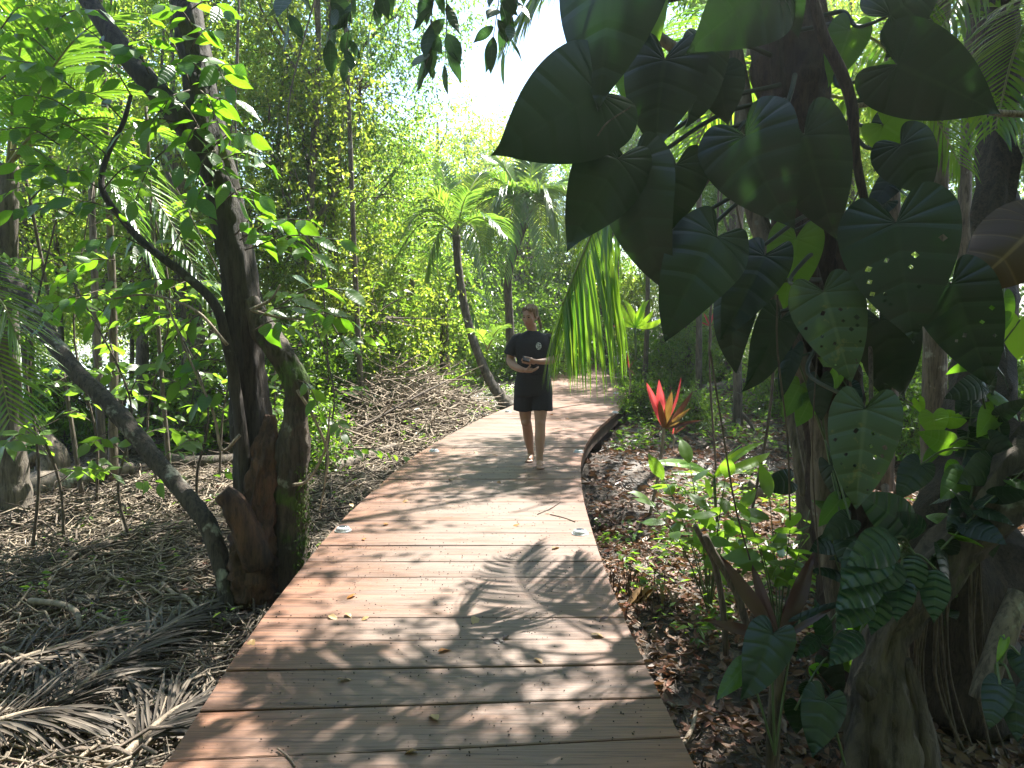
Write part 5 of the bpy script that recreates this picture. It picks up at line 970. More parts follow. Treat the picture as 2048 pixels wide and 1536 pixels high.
small_plant('creeper', 'leaves with a sunlit stalk at the lower right border', at(2000, 1330, 2.7), [(SM[0], (2000, 1370, 2.6), (1980, 1450, 2.5), 0, .9), (SM[1], (2030, 1380, 2.6), (2035, 1480, 2.5), 0, .9), (SML, (2010, 1280, 2.7), (1995, 1320, 2.65), 0, .5), (SML, (1995, 1375, 2.7), (2005, 1400, 2.65), 0, .7), (SM[1], (2040, 1310, 2.7), (2070, 1380, 2.6), 0, 1.0)])
small_plant('creeper', 'drooping leaves clinging to the crooked pale trunk', at(1650, 880, 3.6), [(SMT, (1600, 770, 3.6), (1570, 830, 3.5), 0, .9), (SM[1], (1640, 760, 3.5), (1640, 840, 3.45), 10, .9), (SMT, (1620, 800, 3.55), (1595, 850, 3.5), 0, 1.1), (SM[0], (1585, 700, 3.5), (1560, 790, 3.4), 10, .6), (SM[0], (1660, 930, 3.5), (1690, 1020, 3.4), 20, .8), (SMT, (1680, 1000, 3.4), (1640, 1050, 3.35), 0, .9), (SM[1], (1700, 1040, 3.3), (1650, 1075, 3.2), 0, .9), (SM[0], (1690, 1080, 3.3), (1700, 1150, 3.2), 0, .9)])
small_plant('broad_leaf', 'single pale bluish leaf lying open over the litter', at(1580, 975, 4.6), [(SM[1], (1580, 962, 4.6), (1525, 972, 4.5), 0, 1.0)])
# creepers over the shaded trunks on the right
CRM = [SM[0], SM[1], remat(SM[0], 'aroid_thin')]; cr = random.Random(77)
for lab, pts, nl, sz in (('dark creeper climbing the twisted trunks at the right border', [(1890, 1250, 3.42), (1900, 1050, 3.4), (1935, 880, 3.5), (1950, 700, 3.7)], 20, .17), ('creeper hanging in front of the dark mass of trunks', [(2010, 560, 3.5), (1985, 760, 3.3), (2005, 930, 3.2), (1960, 1060, 3.1)], 18, .16), ('creeper with small leaves winding round the dark upright trunk', [(1720, 1250, 3.6), (1660, 1050, 3.6), (1720, 850, 3.58), (1650, 700, 3.58)], 18, .15), ('low creeper at the foot of the dark upright trunk', [(1590, 1420, 3.1), (1640, 1330, 3.2), (1690, 1280, 3.3), (1720, 1200, 3.4)], 14, .15), ('creeper trailing over the top of the gnarled limb', [(1860, 1120, 3.0), (1920, 1060, 3.0), (1980, 1000, 3.0), (2060, 930, 3.05)], 14, .14), ('creeper among the upper leaves right of the bent branch', [(1740, 480, 3.5), (1800, 330, 3.5), (1780, 180, 3.6), (1830, 40, 3.7)], 16, .2)):
    P = [at(*p) for p in pts]; t = thing('creeper', lab, 'creeper', P[0]); spray(t, P, nl, sz, CRM, M['stem_green'], .006, rnd=cr, droop=.9, t0=.05)
# lianas hanging in the forest
for k, (px, y, lab) in enumerate(((480, 9.5, 'thin liana hanging right of the thick trunk'), (540, 10.5, 'second liana in front of the small leaved trees'), (655, 11.5, 'liana hanging before the tall dark crown'), (250, 9.0, 'liana between the slim stems at the left'), (1440, 9.0, 'liana hanging over the right bank'), (1500, 6.5, 'liana left of the crooked pale trunk'))):
    x = px_x(px, y); lr2 = np.random.default_rng(300 + k); t = thing('liana', lab, 'liana', (x, y, float(ground(x, y)))); mb = MB(); mb.add(*tube(smooth_path([(x, y, float(ground(x, y)) - .05), (x + lr2.normal(0, .12), y, 1.2), (x + lr2.normal(0, .2), y, 2.8), (x + lr2.normal(0, .25), y + .2, 4.6), (x + lr2.normal(0, .4), y + .5, 7.0)], 40), .013, 6, False, .15, k)); mb.build('vine', M['twig_dark'], t)
# shrub of broad leaves beside the walk
SHRUB = [leaf_mesh('leaf', OVAL, M['leaf'], 14, 3, .22, .3, .006, 8, .02, s_) for s_ in (7, 8)]
for k, (lab, bx, specs) in enumerate((('leafy shrub by the walk below the red leaved plant', (1420, 1150, 5.0), [((1330, 960), 8), ((1300, 1000), 7), ((1380, 930), 8), ((1420, 1000), 8), ((1450, 960), 8), ((1480, 1020), 8), ((1360, 1030), 8), ((1400, 1060), 7), ((1450, 1070), 8)]), ('dark leaved shrub left of the crooked pale trunk', (1560, 1180, 4.3), [((1500, 1040), 7), ((1540, 1000), 7), ((1580, 1060), 8), ((1520, 1090), 8), ((1600, 1100), 7), ((1620, 1020), 6), ((1560, 1120), 7)]))):
    b = at(*bx); b[2] = float(ground(b[0], b[1])); t = thing('shrub', lab, 'shrub', b)
    for (e, nl) in specs:
        E_ = at(*e, bx[2] + lr.uniform(-.3, .3)); spray(t, [b, b * .55 + E_ * .45 + (0, 0, .1), E_], nl, .20, SHRUB, M['stem_green'], .006, rnd=lr, t0=.5)
# green strap-leaved plant
ST = [leaf_mesh('leaf', STRAP, M['lime'], 22, 3, .35, .35, 0, 9, .0, s_, twist=tw) for s_, tw in ((1, .5), (2, -.4))]
t = thing('strap_plant', 'green plant with long arching strap leaves below the red leaved one', 'plant', at(1430, 1000, 5.6))
for k, (b, w) in enumerate((((1322, 884), 1.0), ((1500, 868), 1.0), ((1552, 900), 1.0), ((1380, 905), 1.0), ((1455, 880), 1.0), ((1490, 930), .9), ((1400, 960), 1.0), ((1360, 930), .9))):
    A = at(1428, 955, 5.6); link('leaf', ST[k % 2], t, face_matrix(A, at(*b, 5.4 + .1 * (k % 3)), (-30, 40, 20, 0)[k % 4], 1.3, (0, -.3, 1)))
mb = MB(); mb.add(*tube(smooth_path([at(1440, 1090, 5.6), at(1432, 1020, 5.6), at(1428, 950, 5.6)], 10), .012, 7)); mb.build('stem', M['stem_green'], t)
# red cordyline and its relatives
RD = leaf_mesh('leaf', STRAP, M['red_leaf'], 22, 3, .5, .12, 0, 9, .01, 3); OR = remat(RD, 'orange_leaf'); PL = remat(RD, 'plum_leaf')
def cordyline(label, base, top, r0, leaves, group=None):
    B, T_ = np.asarray(base, float), np.asarray(top, float); t = thing('cordyline', label, 'plant', B, group); mb = MB(); P = smooth_path([B, B * .5 + T_ * .5 + (.02, 0, 0), T_], 26); mb.add(*tube(P, r0 * (1 + .12 * (np.arange(26) % 2)), 8, True, .05)); mb.build('stem', M['twig'], t)
    for me, b, roll, w in leaves: link('leaf', me, t, face_matrix(T_ - (0, 0, .02), T_ + (np.asarray(b) - T_) * .9, roll, w * .82))
    return t
D_ = 7.4; top = at(1328, 855, D_)
cordyline('red leaved cordyline on a thin ringed stem right of the walk', at(1300, 1030, 7.5), top, .016, [(RD, at(1292, 757, D_ - .1), 10, 1.3), (RD, at(1314, 753, D_ - .15), -15, 1.5), (OR, at(1345, 778, D_ - .1), 0, 1.9), (PL, at(1397, 777, D_), 25, 1.2), (RD, at(1376, 744, D_ + .1), 40, .6), (OR, at(1384, 814, D_ - .2), 0, 1.2), (PL, at(1410, 836, D_ - .2), -20, 1.0), (OR, at(1318, 800, D_ - .2), 0, 1.7), (PL, at(1340, 800, D_ + .1), 30, 1.0), (RD, at(1330, 770, D_ + .15), 20, .8), (OR, at(1360, 845, D_ - .25), 10, .8), (PL, at(1352, 760, D_ + .1), 50, .6)])
cordyline('small pink cordyline low behind the red one', at(1345, 890, 8.6), at(1345, 868, 8.6), .012, [(PL, at(1365, 845, 8.6), 0, 1.2), (RD, at(1350, 838, 8.6), 20, 1.0), (PL, at(1330, 845, 8.6), 0, 1.0), (PL, at(1375, 850, 8.5), 0, 1.0)])
cordyline('dull red cordyline at the bend of the walk', at(1258, 790, 11.5), at(1258, 735, 11.5), .012, [(RD, at(1255, 700, 11.5), 0, 1.0), (PL, at(1245, 745, 11.4), 0, 1.2), (PL, at(1268, 720, 11.4), 0, 1.2), (OR, at(1270, 750, 11.3), 0, 1.1)])
for i, (px, py, y) in enumerate(((1150, 620, 19), (1165, 590, 21), (1240, 640, 17), (1420, 635, 15))):
    b = at(px, py + 60, y); cordyline(('red cordyline seen through the hanging frond, lower one', 'red cordyline seen through the hanging frond, upper one', 'red cordyline among shrubs right of the frond', 'red cordyline high on the right bank')[i], b, at(px, py + 15, y), .02, [(RD, at(px - 14, py - 12, y), 0, 1.2), (RD, at(px + 10, py - 18, y), 0, 1.2), (OR, at(px + 22, py + 6, y), 0, 1.2), (RD, at(px - 22, py + 8, y), 0, 1.2), (PL, at(px, py - 22, y), 0, 1.2)])
# bright broad strap clump on the right bank
t = thing('strap_plant', 'sunlit yellow green strap clump right of the frond', 'plant', at(1272, 680, 13.0))
for k, b in enumerate(((1262, 600), (1284, 602), (1296, 612), (1240, 622), (1310, 632), (1225, 640), (1330, 650))):
    link('leaf', ST[k % 2], t, face_matrix(at(1270, 655, 13), at(*b, 12.8), 0, 1.7))
mb = MB(); mb.add(*tube(smooth_path([at(1272, 720, 13), at(1270, 655, 13)], 6), .02, 6)); mb.build('stem', M['stem_green'], t)
# withered reddish strap plant beside the litter
WD = leaf_mesh('leaf', [(0, .03), (.2, .06), (.5, .085), (.75, .06), (.92, .025), (1, 0)], M['plum_leaf'], 22, 3, .3, .2, 0, 9, .03, 6)
t = thing('cordyline', 'dark reddish strap leaves fanning from a grey stem at the lower right', 'plant', at(1552, 1530, 2.85))
mb = MB(); mb.add(*tube(smooth_path([at(1545, 1560, 2.85), at(1548, 1450, 2.85), at(1555, 1350, 2.85), at(1560, 1270, 2.87)], 20), .027, 10, True, .1)); mb.build('stem', M['twig_dark'], t)
for k, (b, d, w) in enumerate((((1450, 1115), 2.95, .9), ((1495, 1130), 3.0, 1.0), ((1640, 1100), 3.0, 1.0), ((1600, 1150), 3.0, .9), ((1420, 1230), 2.8, .8), ((1655, 1210), 2.8, .7))):
    link('leaf', WD, t, face_matrix(at(1558, 1285, 2.88), at(*b, d), (10, -20, 15, 0, 30, -30)[k], w))
for pts, r0, lab in (([(1452, 1310, 3.6), (1446, 1220, 3.6), (1430, 1130, 3.6), (1405, 1080, 3.6), (1390, 1050, 3.6)], .016, 'bare leafless stem at the edge of the litter'), ([(1500, 1270, 3.5), (1470, 1180, 3.5), (1430, 1110, 3.5), (1410, 1070, 3.5)], .02, 'withered brown stem folded over at the litter')):
    trunk_thing('withered_plant', lab, 'dead plant', pts, [r0, r0, r0 * .8], 'twig_dark', 7, .1, 3, 20)
# dead leaf clump on the wet mud at the right
t = thing('dead_leaf_clump', 'heap of long dead leaves on the wet mud right of the walk', 'dead leaves', at(1300, 1080, 5.0))
DL = leaf_mesh('leaf', STRAP, M['dry'], 14, 2, .4, .35, 0, 5, .03, 4); DO = remat(DL, 'dry_orange')
for k, (a, b) in enumerate((((1310, 1045), (1230, 1090)), ((1315, 1050), (1270, 1100)), ((1320, 1040), (1250, 1062)), ((1322, 1050), (1335, 1100)), ((1300, 1040), (1225, 1050)), ((1330, 1040), (1370, 1080)))):
    A, B = at(*a, 5.0), at(*b, 4.9); A[2] = float(ground(A[0], A[1])) + .12; B[2] = float(ground(B[0], B[1])) + .02; link('leaf', DO if k == 1 else DL, t, face_matrix(A, B, 0, 1.6, (0, 0, 1)))

# ------------------------------------------------------------------ things on the boards
DRYM = [leaf_mesh('leaf', OVAL, M['dry'], 10, 2, .5, .4, 0, 5, .05, s_) for s_ in (1, 2, 3)]; DRYO = [remat(DRYM[0], 'dry_orange'), remat(DRYM[1], 'dry_orange')]
dl = random.Random(5)
for i, (px, py, c, L, lab) in enumerate([
    (712, 1192, 1, .075, 'orange dry leaf near the left edge, beside the sunlit boards'), (657, 1235, 0, .06, 'pale curled dry leaf nearest the left edge of the walk'), (690, 1230, 0, .055, 'pale dry leaf right beside the curled one at the left'), (738, 1238, 0, .045, 'small pale dry leaf third from the left edge'),
    (950, 1237, 0, .085, 'folded yellowish dry leaf in the middle of the shaded boards'), (877, 1308, 1, .08, 'orange and yellow dry leaf in the middle of the near boards'), (986, 1286, 2, .07, 'dark brown curled leaf near the middle'), (1016, 1274, 2, .05, 'small dark leaf upright beside the brown curled leaf'),
    (1068, 1320, 0, .07, 'pale flat leaf right of the middle on the near boards'), (674, 1363, 0, .06, 'pale leaf on the near boards at left'), (876, 1445, 0, .075, 'folded pale leaf lying in a gap between near boards'), (838, 1507, 0, .07, 'pale leaf closest to the bottom edge'), (507, 1283, 0, .085, 'long tan leaf at the left edge of the near boards'),
    (817, 1003, 0, .07, 'yellow narrow leaf ahead at the left of the boards'), (768, 1052, 1, .07, 'orange leaf behind the white deck light at left'), (730, 1082, 1, .045, 'small reddish leaf below the left deck light'), (995, 964, 0, .08, 'dry leaf below the feet of the woman'), (905, 962, 0, .07, 'dry leaf left of the shadow of the woman'), (1040, 1052, 1, .07, 'reddish leaf on the bright sunlit patch'), (1105, 1100, 0, .08, 'pale leaf in the frond shadow at right'),
    (1182, 1272, 0, .08, 'tan leaf by the right edge of the near boards'), (950, 905, 0, .08, 'dry leaf beyond the sunlit edge at the left of the feet'), (985, 912, 0, .08, 'pale dry leaf in the sun beside the bare feet'), (1130, 838, 0, .1, 'dry leaf on the boards behind the woman'), (1100, 830, 1, .09, 'brown leaf on the boards just behind the woman'), (700, 1010, 0, .06, 'small dry leaf ahead by the left edge'), (1217, 1240, 2, .05, 'dark leaf fragment at the right edge'), (1090, 1028, 0, .05, 'small leaf at the border of the bright patch')]):
    yy = CAM_H * FPX / (py - 650); p = at(px, py, 1); p = np.array((0, 0, CAM_H)) + (p - (0, 0, CAM_H)) * (CAM_H / (CAM_H - p[2])); a = dl.uniform(0, 6.28); A = p + (0, 0, .012); B = A + np.array((math.cos(a) * L, math.sin(a) * L, dl.uniform(-.002, .02)))
    A[2] = zdeck(p[1]) + .010; B[2] = A[2] + dl.uniform(0, .012)
    tag(link('dry_leaf', (DRYO[i % 2] if c == 1 else DRYM[i % 3]) if c != 2 else remat(DRYM[0], 'plum_leaf'), None, face_matrix(A, B, dl.uniform(-20, 20), dl.uniform(.9, 1.3), (0, 0, 1))), lab, 'dry leaf', 'dry leaves on the boards')
sx, sy = r_.uniform(-1.25, 1.1, 2600), 2.2 + 6.5 * r_.uniform(0, 1, 2600) ** 1.1; ok = on_deck(sx, sy, -.03) & (vnoise(sx * 1.3, sy * 1.3, 4) + .25 * r_.uniform(0, 1, 2600) > .42); sx, sy = sx[ok], sy[ok]
mb = MB(); oct_v = np.array([(1, 0, 0), (-1, 0, 0), (0, 1, 0), (0, -1, 0), (0, 0, 1), (0, 0, -1)], float); oct_f = np.array([(0, 2, 4), (2, 1, 4), (1, 3, 4), (3, 0, 4), (2, 0, 5), (1, 2, 5), (3, 1, 5), (0, 3, 5)])
for x, y_ in zip(sx, sy):
    s = r_.uniform(.0020, .0048); mb.add(oct_v * s * (1, r_.uniform(.7, 1.2), .8) + (x, y_, zdeck(y_) + s * .7), oct_f)
mb.build('fallen_seeds', plain('black_seed', (.02, .015, .012), .6), None, kind='stuff')
for i, (x0, y0, x1, y1, lab) in enumerate(((555, 1500, 590, 1536, 'thin twig on the boards near the bottom edge'), (1075, 1030, 1120, 1005, 'thin twig at the right side of the boards ahead'), (1100, 1030, 1150, 1045, 'short twig beside the right deck light'))):
    A = [np.array((0, 0, CAM_H)) + (at(a, b, 1) - (0, 0, CAM_H)) * (CAM_H / (CAM_H - at(a, b, 1)[2])) for a, b in ((x0, y0), ((x0 + x1) / 2 + 5, (y0 + y1) / 2), (x1, y1))]
    t = thing('twig', lab, 'twig', A[0]); mb = MB(); mb.add(*tube(smooth_path([a + (0, 0, .006) for a in A], 8), .004, 5)); mb.build('wood', M['twig_dark'], t)
# solar deck lights
gm, n_, l_, p_, o_ = mat('ribbed_glass'); p_.inputs['Base Color'].default_value = (.72, .76, .78, 1); p_.inputs['Roughness'].default_value = .12; p_.inputs['Transmission Weight'].default_value = .35
gm2 = plain('solar_cell', (.03, .035, .05), .25, .5); gm3 = plain('grey_plastic', (.42, .43, .42), .4, .4)
def deck_light(px, py, label):
    p = at(px, py, 1); p = np.array((0, 0, CAM_H)) + (p - (0, 0, CAM_H)) * ((CAM_H) / (CAM_H - p[2]))
    if p[1] > 14: p = at(px, py, 15.5); p[2] = zdeck(15.5)
    x, y_, z = p[0], p[1], float(zdeck(p[1])) + .004; t = thing('deck_light', label, 'deck light', (x, y_, z), 'round solar lights along the deck edges')
    mb = MB(); k = 20; th = np.linspace(0, 2 * np.pi, k, endpoint=False); rib = 1 + .05 * (np.arange(k) % 2); rows = [np.stack([np.cos(th) * r * rib, np.sin(th) * r * rib, np.full(k, h)], 1) for r, h in ((.050, 0), (.050, .008), (.043, .024), (.030, .030))]; V = np.concatenate(rows) + (x, y_, z); a = np.arange(k); an = (a + 1) % k
    mb.add(V, [np.vstack([np.stack([r * k + a, r * k + an, (r + 1) * k + an, (r + 1) * k + a], 1) for r in range(3)])]); mb.build('lens', gm, t)
    mb = MB(); V = np.vstack([np.stack([np.cos(th) * .030, np.sin(th) * .030, np.full(k, .0295)], 1), [(0, 0, .0305)]]) + (x, y_, z); mb.add(V, np.stack([a, an, np.full(k, k)], 1)); mb.build('solar_cell', gm2, t)
    mb = MB(); V = np.concatenate([np.stack([np.cos(th) * r, np.sin(th) * r, np.full(k, h)], 1) for r, h in ((.060, -.003), (.060, .003), (.049, .004))]) + (x, y_, z); mb.add(V, np.vstack([np.stack([r * k + a, r * k + an, (r + 1) * k + an, (r + 1) * k + a], 1) for r in range(2)])); mb.build('base_ring', gm3, t)
for px, py, lab in ((686, 1062, 'nearest deck light at the left edge of the walk'), (1160, 1068, 'nearest deck light at the right edge, by the frond shadow'), (868, 903, 'second deck light along the left edge'), (1157, 905, 'second deck light along the right edge, by the rim bend'), (1016, 824, 'third deck light at the left, behind the woman'), (1230, 826, 'third deck light at the right on the outer bend'), (1232, 778, 'farthest deck light at the right after the bend')):
    deck_light(px, py, lab)

# ------------------------------------------------------------------ the walking woman
ORIG = np.array((.222, 7.8, 0.0))
def ell(c, r, R=None, nu=16, nv=10):
    u = np.linspace(0, 2 * np.pi, nu, endpoint=False); v = np.linspace(0, np.pi, nv + 2)[1:-1]
    P = np.concatenate([np.stack([np.sin(t) * np.cos(u), np.sin(t) * np.sin(u), np.full(nu, np.cos(t))], 1) for t in v] + [np.array([(0, 0, 1.0), (0, 0, -1.0)])]) * np.asarray(r, float)
    if R is not None: P = P @ np.asarray(R).T
    P = P + np.asarray(c, float); k = nu; a = np.arange(k); an = (a + 1) % k; F = []
    for i in range(nv - 1): F.append(np.stack([i * k + a, (i + 1) * k + a, (i + 1) * k + an, i * k + an], 1))
    top, bot = nv * k, nv * k + 1
    return P, [np.vstack(F), np.vstack([np.stack([np.full(k, top), a, an], 1), np.stack([np.full(k, bot), (nv - 1) * k + an, (nv - 1) * k + a], 1)])]
def loft(rings, n=28, pw=2.3):
    """Closed stack of oval rings (cx, cy, z, half width, half depth)."""
    th = np.linspace(0, 2 * np.pi, n, endpoint=False); c, s = np.cos(th), np.sin(th); sc = (np.abs(c) ** pw + np.abs(s) ** pw) ** (-1 / pw)
    R = smooth_path(rings, len(rings) * 4); P = np.concatenate([np.stack([q[0] + q[3] * c * sc, q[1] + q[4] * s * sc, np.full(n, q[2])], 1) for q in R]); m = len(R); a = np.arange(n); an = (a + 1) % n
    F = np.vstack([np.stack([i * n + a, i * n + an, (i + 1) * n + an, (i + 1) * n + a], 1) for i in range(m - 1)])
    P = np.vstack([P, P[:n].mean(0), P[-n:].mean(0)])
    return P, [F, np.vstack([np.stack([np.full(n, m * n), an, a], 1), np.stack([np.full(n, m * n + 1), (m - 1) * n + a, (m - 1) * n + an], 1)])]
def skin_tube(pts, radii, n=18, sides=14):
    P = smooth_path(pts, n); r = np.interp(np.linspace(0, 1, n), np.linspace(0, 1, len(radii)), radii)
    # rounded ends
    V, F, uv = tube(P, r, sides, True); return V, F
def fuse(pieces, voxel, name, m, smooth_it=3, wrinkle=0.0, wf=14):
    """Fuse overlapping closed pieces into one continuous surface."""
    mb = MB()
    for V, F in pieces: mb.add(V, F)
    me = mb.mesh('raw', m); b = bmesh.new(); b.from_mesh(me); bmesh.ops.recalc_face_normals(b, faces=b.faces); b.to_mesh(me); b.free()
    o = bpy.data.objects.new('raw', me); COL.objects.link(o); md = o.modifiers.new('r', 'REMESH'); md.mode = 'VOXEL'; md.voxel_size = voxel
    sm = o.modifiers.new('s', 'SMOOTH'); sm.iterations = smooth_it; sm.factor = .5
    dg = bpy.context.evaluated_depsgraph_get(); out = bpy.data.meshes.new_from_object(o.evaluated_get(dg)); out.name = name
    bpy.data.objects.remove(o); bpy.data.meshes.remove(me)
    if wrinkle:
        n = len(out.vertices); V = np.zeros(n * 3); out.vertices.foreach_get('co', V); V = V.reshape(-1, 3); N = np.zeros(n * 3); out.vertices.foreach_get('normal', N); N = N.reshape(-1, 3)
        q = V * np.array((wf, wf, wf * .45)) + 30; h = v3noise(q, 3) - .5 + .5 * (v3noise(q * 2.1, 5) - .5); V += N * (h * wrinkle)[:, None]; out.vertices.foreach_set('co', V.ravel())
    out.materials.clear(); out.materials.append(m); out.polygons.foreach_set('use_smooth', np.ones(len(out.polygons), bool)); out.update(); return out
skin_m, n_, l_, p_, o_ = mat('skin'); p_.inputs['Roughness'].default_value = .5; p_.inputs['Subsurface Weight'].default_value = .12; p_.inputs['Subsurface Radius'].default_value = (.012, .005, .003)
ts = tex(n_, l_, 9, 4, .6); rs = ramp(n_, [(.3, (.31, .165, .105)), (.7, (.38, .215, .145))]); l_.new(ts.outputs['Fac'], rs.inputs['Fac']); l_.new(rs.outputs['Color'], p_.inputs['Base Color'])
cloth_m = plain('black_cotton', (.018, .019, .022), .9, .2, (60, (.026, .027, .031))); short_m = plain('black_shorts_cloth', (.014, .015, .018), .8, .25, (50, (.02, .021, .025)))
hair_m = bark('hair', (.10, .062, .032), (.27, .18, .095), None, 40, .6, None, .4); lip_m = plain('lip', (.33, .12, .10), .45); eye_m = plain('dark_eye', (.03, .022, .018), .25, .5); brow_m = plain('brow', (.14, .085, .05), .8); emb_m = plain('white_print', (.5, .51, .5), .8)
body = []
# legs: her right leg trails (image left), her left leg leads
body.append(skin_tube([(-.085, .02, .86), (-.085, .03, .66), (-.075, .05, .47), (-.062, .11, .41), (-.045, .17, .28), (-.022, .225, .12), (-.012, .245, .06)], [.088, .078, .056, .054, .055, .036, .036], 34))
body.append(ell((-.074, .035, .455), (.05, .055, .06)))
body.append(skin_tube([(.085, 0, .86), (.082, -.03, .66), (.075, -.07, .47), (.074, -.085, .41), (.072, -.10, .29), (.068, -.13, .12), (.066, -.135, .05)], [.088, .080, .057, .055, .056, .037, .037], 34))
body.append(ell((.075, -.085, .455), (.05, .052, .06)))
for (hx, hy, tx, ty, up) in ((-.010, .275, -.040, .09, .0), (.066, -.10, .070, -.315, 0)):
    d = unit(np.array((tx - hx, ty - hy, 0))); s = np.array((-d[1], d[0], 0)); B_ = lambda a, w, z: np.array((hx, hy, 0)) + d * a + s * w + (0, 0, z)
    body.append(ell(B_(.0, 0, .032), (.031, .034, .032))); body.append(skin_tube([B_(.0, 0, .036), B_(.06, .0, .040), B_(.12, 0, .030), B_(.165, 0, .020)], [.032, .036, .036, .026], 14))
    for k, w in enumerate((-.026, -.010, .004, .017, .029)):
        q = (.215, .212, .205, .196, .185)[k if hx > 0 else k]; body.append(skin_tube([B_(.15, w, .018), B_(q - .012, w * 1.15, .014), B_(q, w * 1.15, .011)], [.013, .0105, .008], 8, 8))
# trunk and neck inside the clothes
body.append(loft([(0, .01, .80, .14, .10), (0, .01, .92, .165, .11), (0, .01, 1.05, .135, .095), (0, .01, 1.22, .155, .105), (0, .015, 1.33, .135, .072), (0, .02, 1.385, .07, .06)]))
body.append(skin_tube([(0, .025, 1.35), (-.012, .015, 1.42), (-.025, 0, 1.49)], [.062, .053, .054], 10))
# head, in its own frame, then turned towards the image left and tipped down
yaw, pit = math.radians(-28), math.radians(10); Rz = np.array([[math.cos(yaw), -math.sin(yaw), 0], [math.sin(yaw), math.cos(yaw), 0], [0, 0, 1]]); Rx = np.array([[1, 0, 0], [0, math.cos(pit), -math.sin(pit)], [0, math.sin(pit), math.cos(pit)]]); HR = Rz @ Rx; HC = np.array((-.035, -.015, 1.565))
def hd(p): return HC + HR @ np.asarray(p, float)
body.append(ell(hd((0, .018, .035)), (.073, .092, .085), HR)); body.append(ell(hd((0, -.028, -.022)), (.060, .062, .085), HR)); body.append(ell(hd((0, -.050, -.088)), (.030, .030, .024), HR)); body.append(ell(hd((0, -.02, -.06)), (.053, .055, .045), HR))
body.append(ell(hd((0, -.070, .030)), (.050, .018, .016), HR)); body.append(skin_tube([hd((0, -.082, .022)), hd((0, -.097, -.004)), hd((0, -.108, -.022))], [.008, .010, .013], 8, 8)); body.append(ell(hd((0, -.094, -.026)), (.018, .012, .009), HR)); body.append(ell(hd((0, -.083, -.052)), (.024, .012, .013), HR))
for s in (-1, 1): body.append(ell(hd((s * .040, -.062, -.012)), (.022, .018, .020), HR)); body.append(ell(hd((s * .072, .012, -.005)), (.010, .020, .030), HR))
# arms
RW, LW = np.array((-.095, -.20, 1.015)), np.array((.035, -.215, 1.105))
body.append(skin_tube([(-.165, .02, 1.315), (-.212, .025, 1.235), (-.245, .035, 1.11)], [.042, .043, .040], 16)); body.append(skin_tube([(-.246, .04, 1.115), (-.215, -.05, 1.065), (-.15, -.15, 1.03), RW], [.040, .042, .034, .026], 18))
body.append(skin_tube([(.165, .02, 1.315), (.210, .025, 1.235), (.232, .035, 1.13)], [.042, .043, .040], 16)); body.append(skin_tube([(.233, .04, 1.135), (.19, -.06, 1.115), (.11, -.16, 1.105), LW], [.040, .042, .034, .026], 18))
def hand(wrist, d, nrm, fingers_curl, thumb_dir, flip=1):
    """Palm, four unequal bent fingers and a thumb from the side of the palm."""
    d, nrm = unit(d), unit(nrm); s = unit(np.cross(nrm, d)) * flip; H = lambda a, b, c: np.asarray(wrist) + d * a + s * b + nrm * c
    body.append(skin_tube([H(-.01, 0, 0), H(.03, 0, 0), H(.075, 0, .002)], [.024, .027, .024], 8)); body.append(ell(H(.045, .012, 0), (.026, .026, .018))); body.append(ell(H(.055, -.014, 0), (.026, .026, .018)))
    for k, (w, L) in enumerate(((.030, .068), (.011, .078), (-.009, .073), (-.028, .058))):
        p = H(.078, w, .002); pts = [H(.05, w * .8, 0), p]; dd = d.copy()
        for j, f in enumerate((.42, .33, .25)):
            dd = unit(dd * math.cos(fingers_curl) + nrm * math.sin(fingers_curl) ); p = p + dd * L * f; pts.append(p)
        body.append(skin_tube(pts, [.0105, .0105, .0098, .009, .0072], 14, 8))
    t0 = H(.022, .024, .006); td = unit(thumb_dir); body.append(skin_tube([H(.01, .012, 0), t0, t0 + td * .035 + nrm * .004, t0 + td * .062 + d * .008], [.015, .0145, .0115, .009], 12, 8))
hand(RW + (.012, -.006, 0), (.95, -.22, .02), (.05, -.25, .97), .34, (.45, -.05, .85), -1)       # lower hand, palm up, fingers towards the image right
hand(LW + (-.012, -.004, .002), (-.92, -.30, .12), (-.35, .30, .10), .45, (-.15, -.12, .95), -1)   # upper hand round the phone
W = thing('person', 'barefoot woman in black T-shirt and black shorts walking on the boards, looking down', 'person', ORIG)
def place(me, name, **k): o = bpy.data.objects.new(name, me); COL.objects.link(o); o.parent = W; ORG[o] = tuple(ORIG); return tag(o, **k)
place(fuse(body, .0052, 'body', skin_m, 3), 'body')
tee = [loft([(0, .012, .955, .178, .122), (0, .01, 1.06, .165, .115), (0, .008, 1.2, .178, .125), (0, .010, 1.29, .187, .122), (0, .016, 1.36, .172, .090), (-.002, .018, 1.395, .105, .072), (-.004, .018, 1.418, .068, .062)])]
for s in (-1, 1): tee.append(skin_tube([(s * .120, .016, 1.352), (s * .172, .018, 1.325), (s * .212, .02, 1.26), (s * .246, .018, 1.165)], [.052, .058, .063, .066], 16, 16))
tee_me = fuse(tee, .008, 't_shirt', cloth_m, 3, .011, 13); tee_o = place(tee_me, 't_shirt')
sh = [loft([(0, .012, .985, .168, .118), (0, .01, .90, .188, .13), (0, .005, .80, .197, .135), (0, .0, .74, .194, .125)])]
sh.append(skin_tube([(-.092, .01, .84), (-.096, .025, .70), (-.098, .035, .575)], [.105, .108, .112], 14, 18)); sh.append(skin_tube([(.095, 0, .84), (.098, -.02, .70), (.098, -.035, .575)], [.105, .108, .112], 14, 18))
place(fuse(sh, .008, 'shorts', short_m, 3, .012, 11), 'shorts')
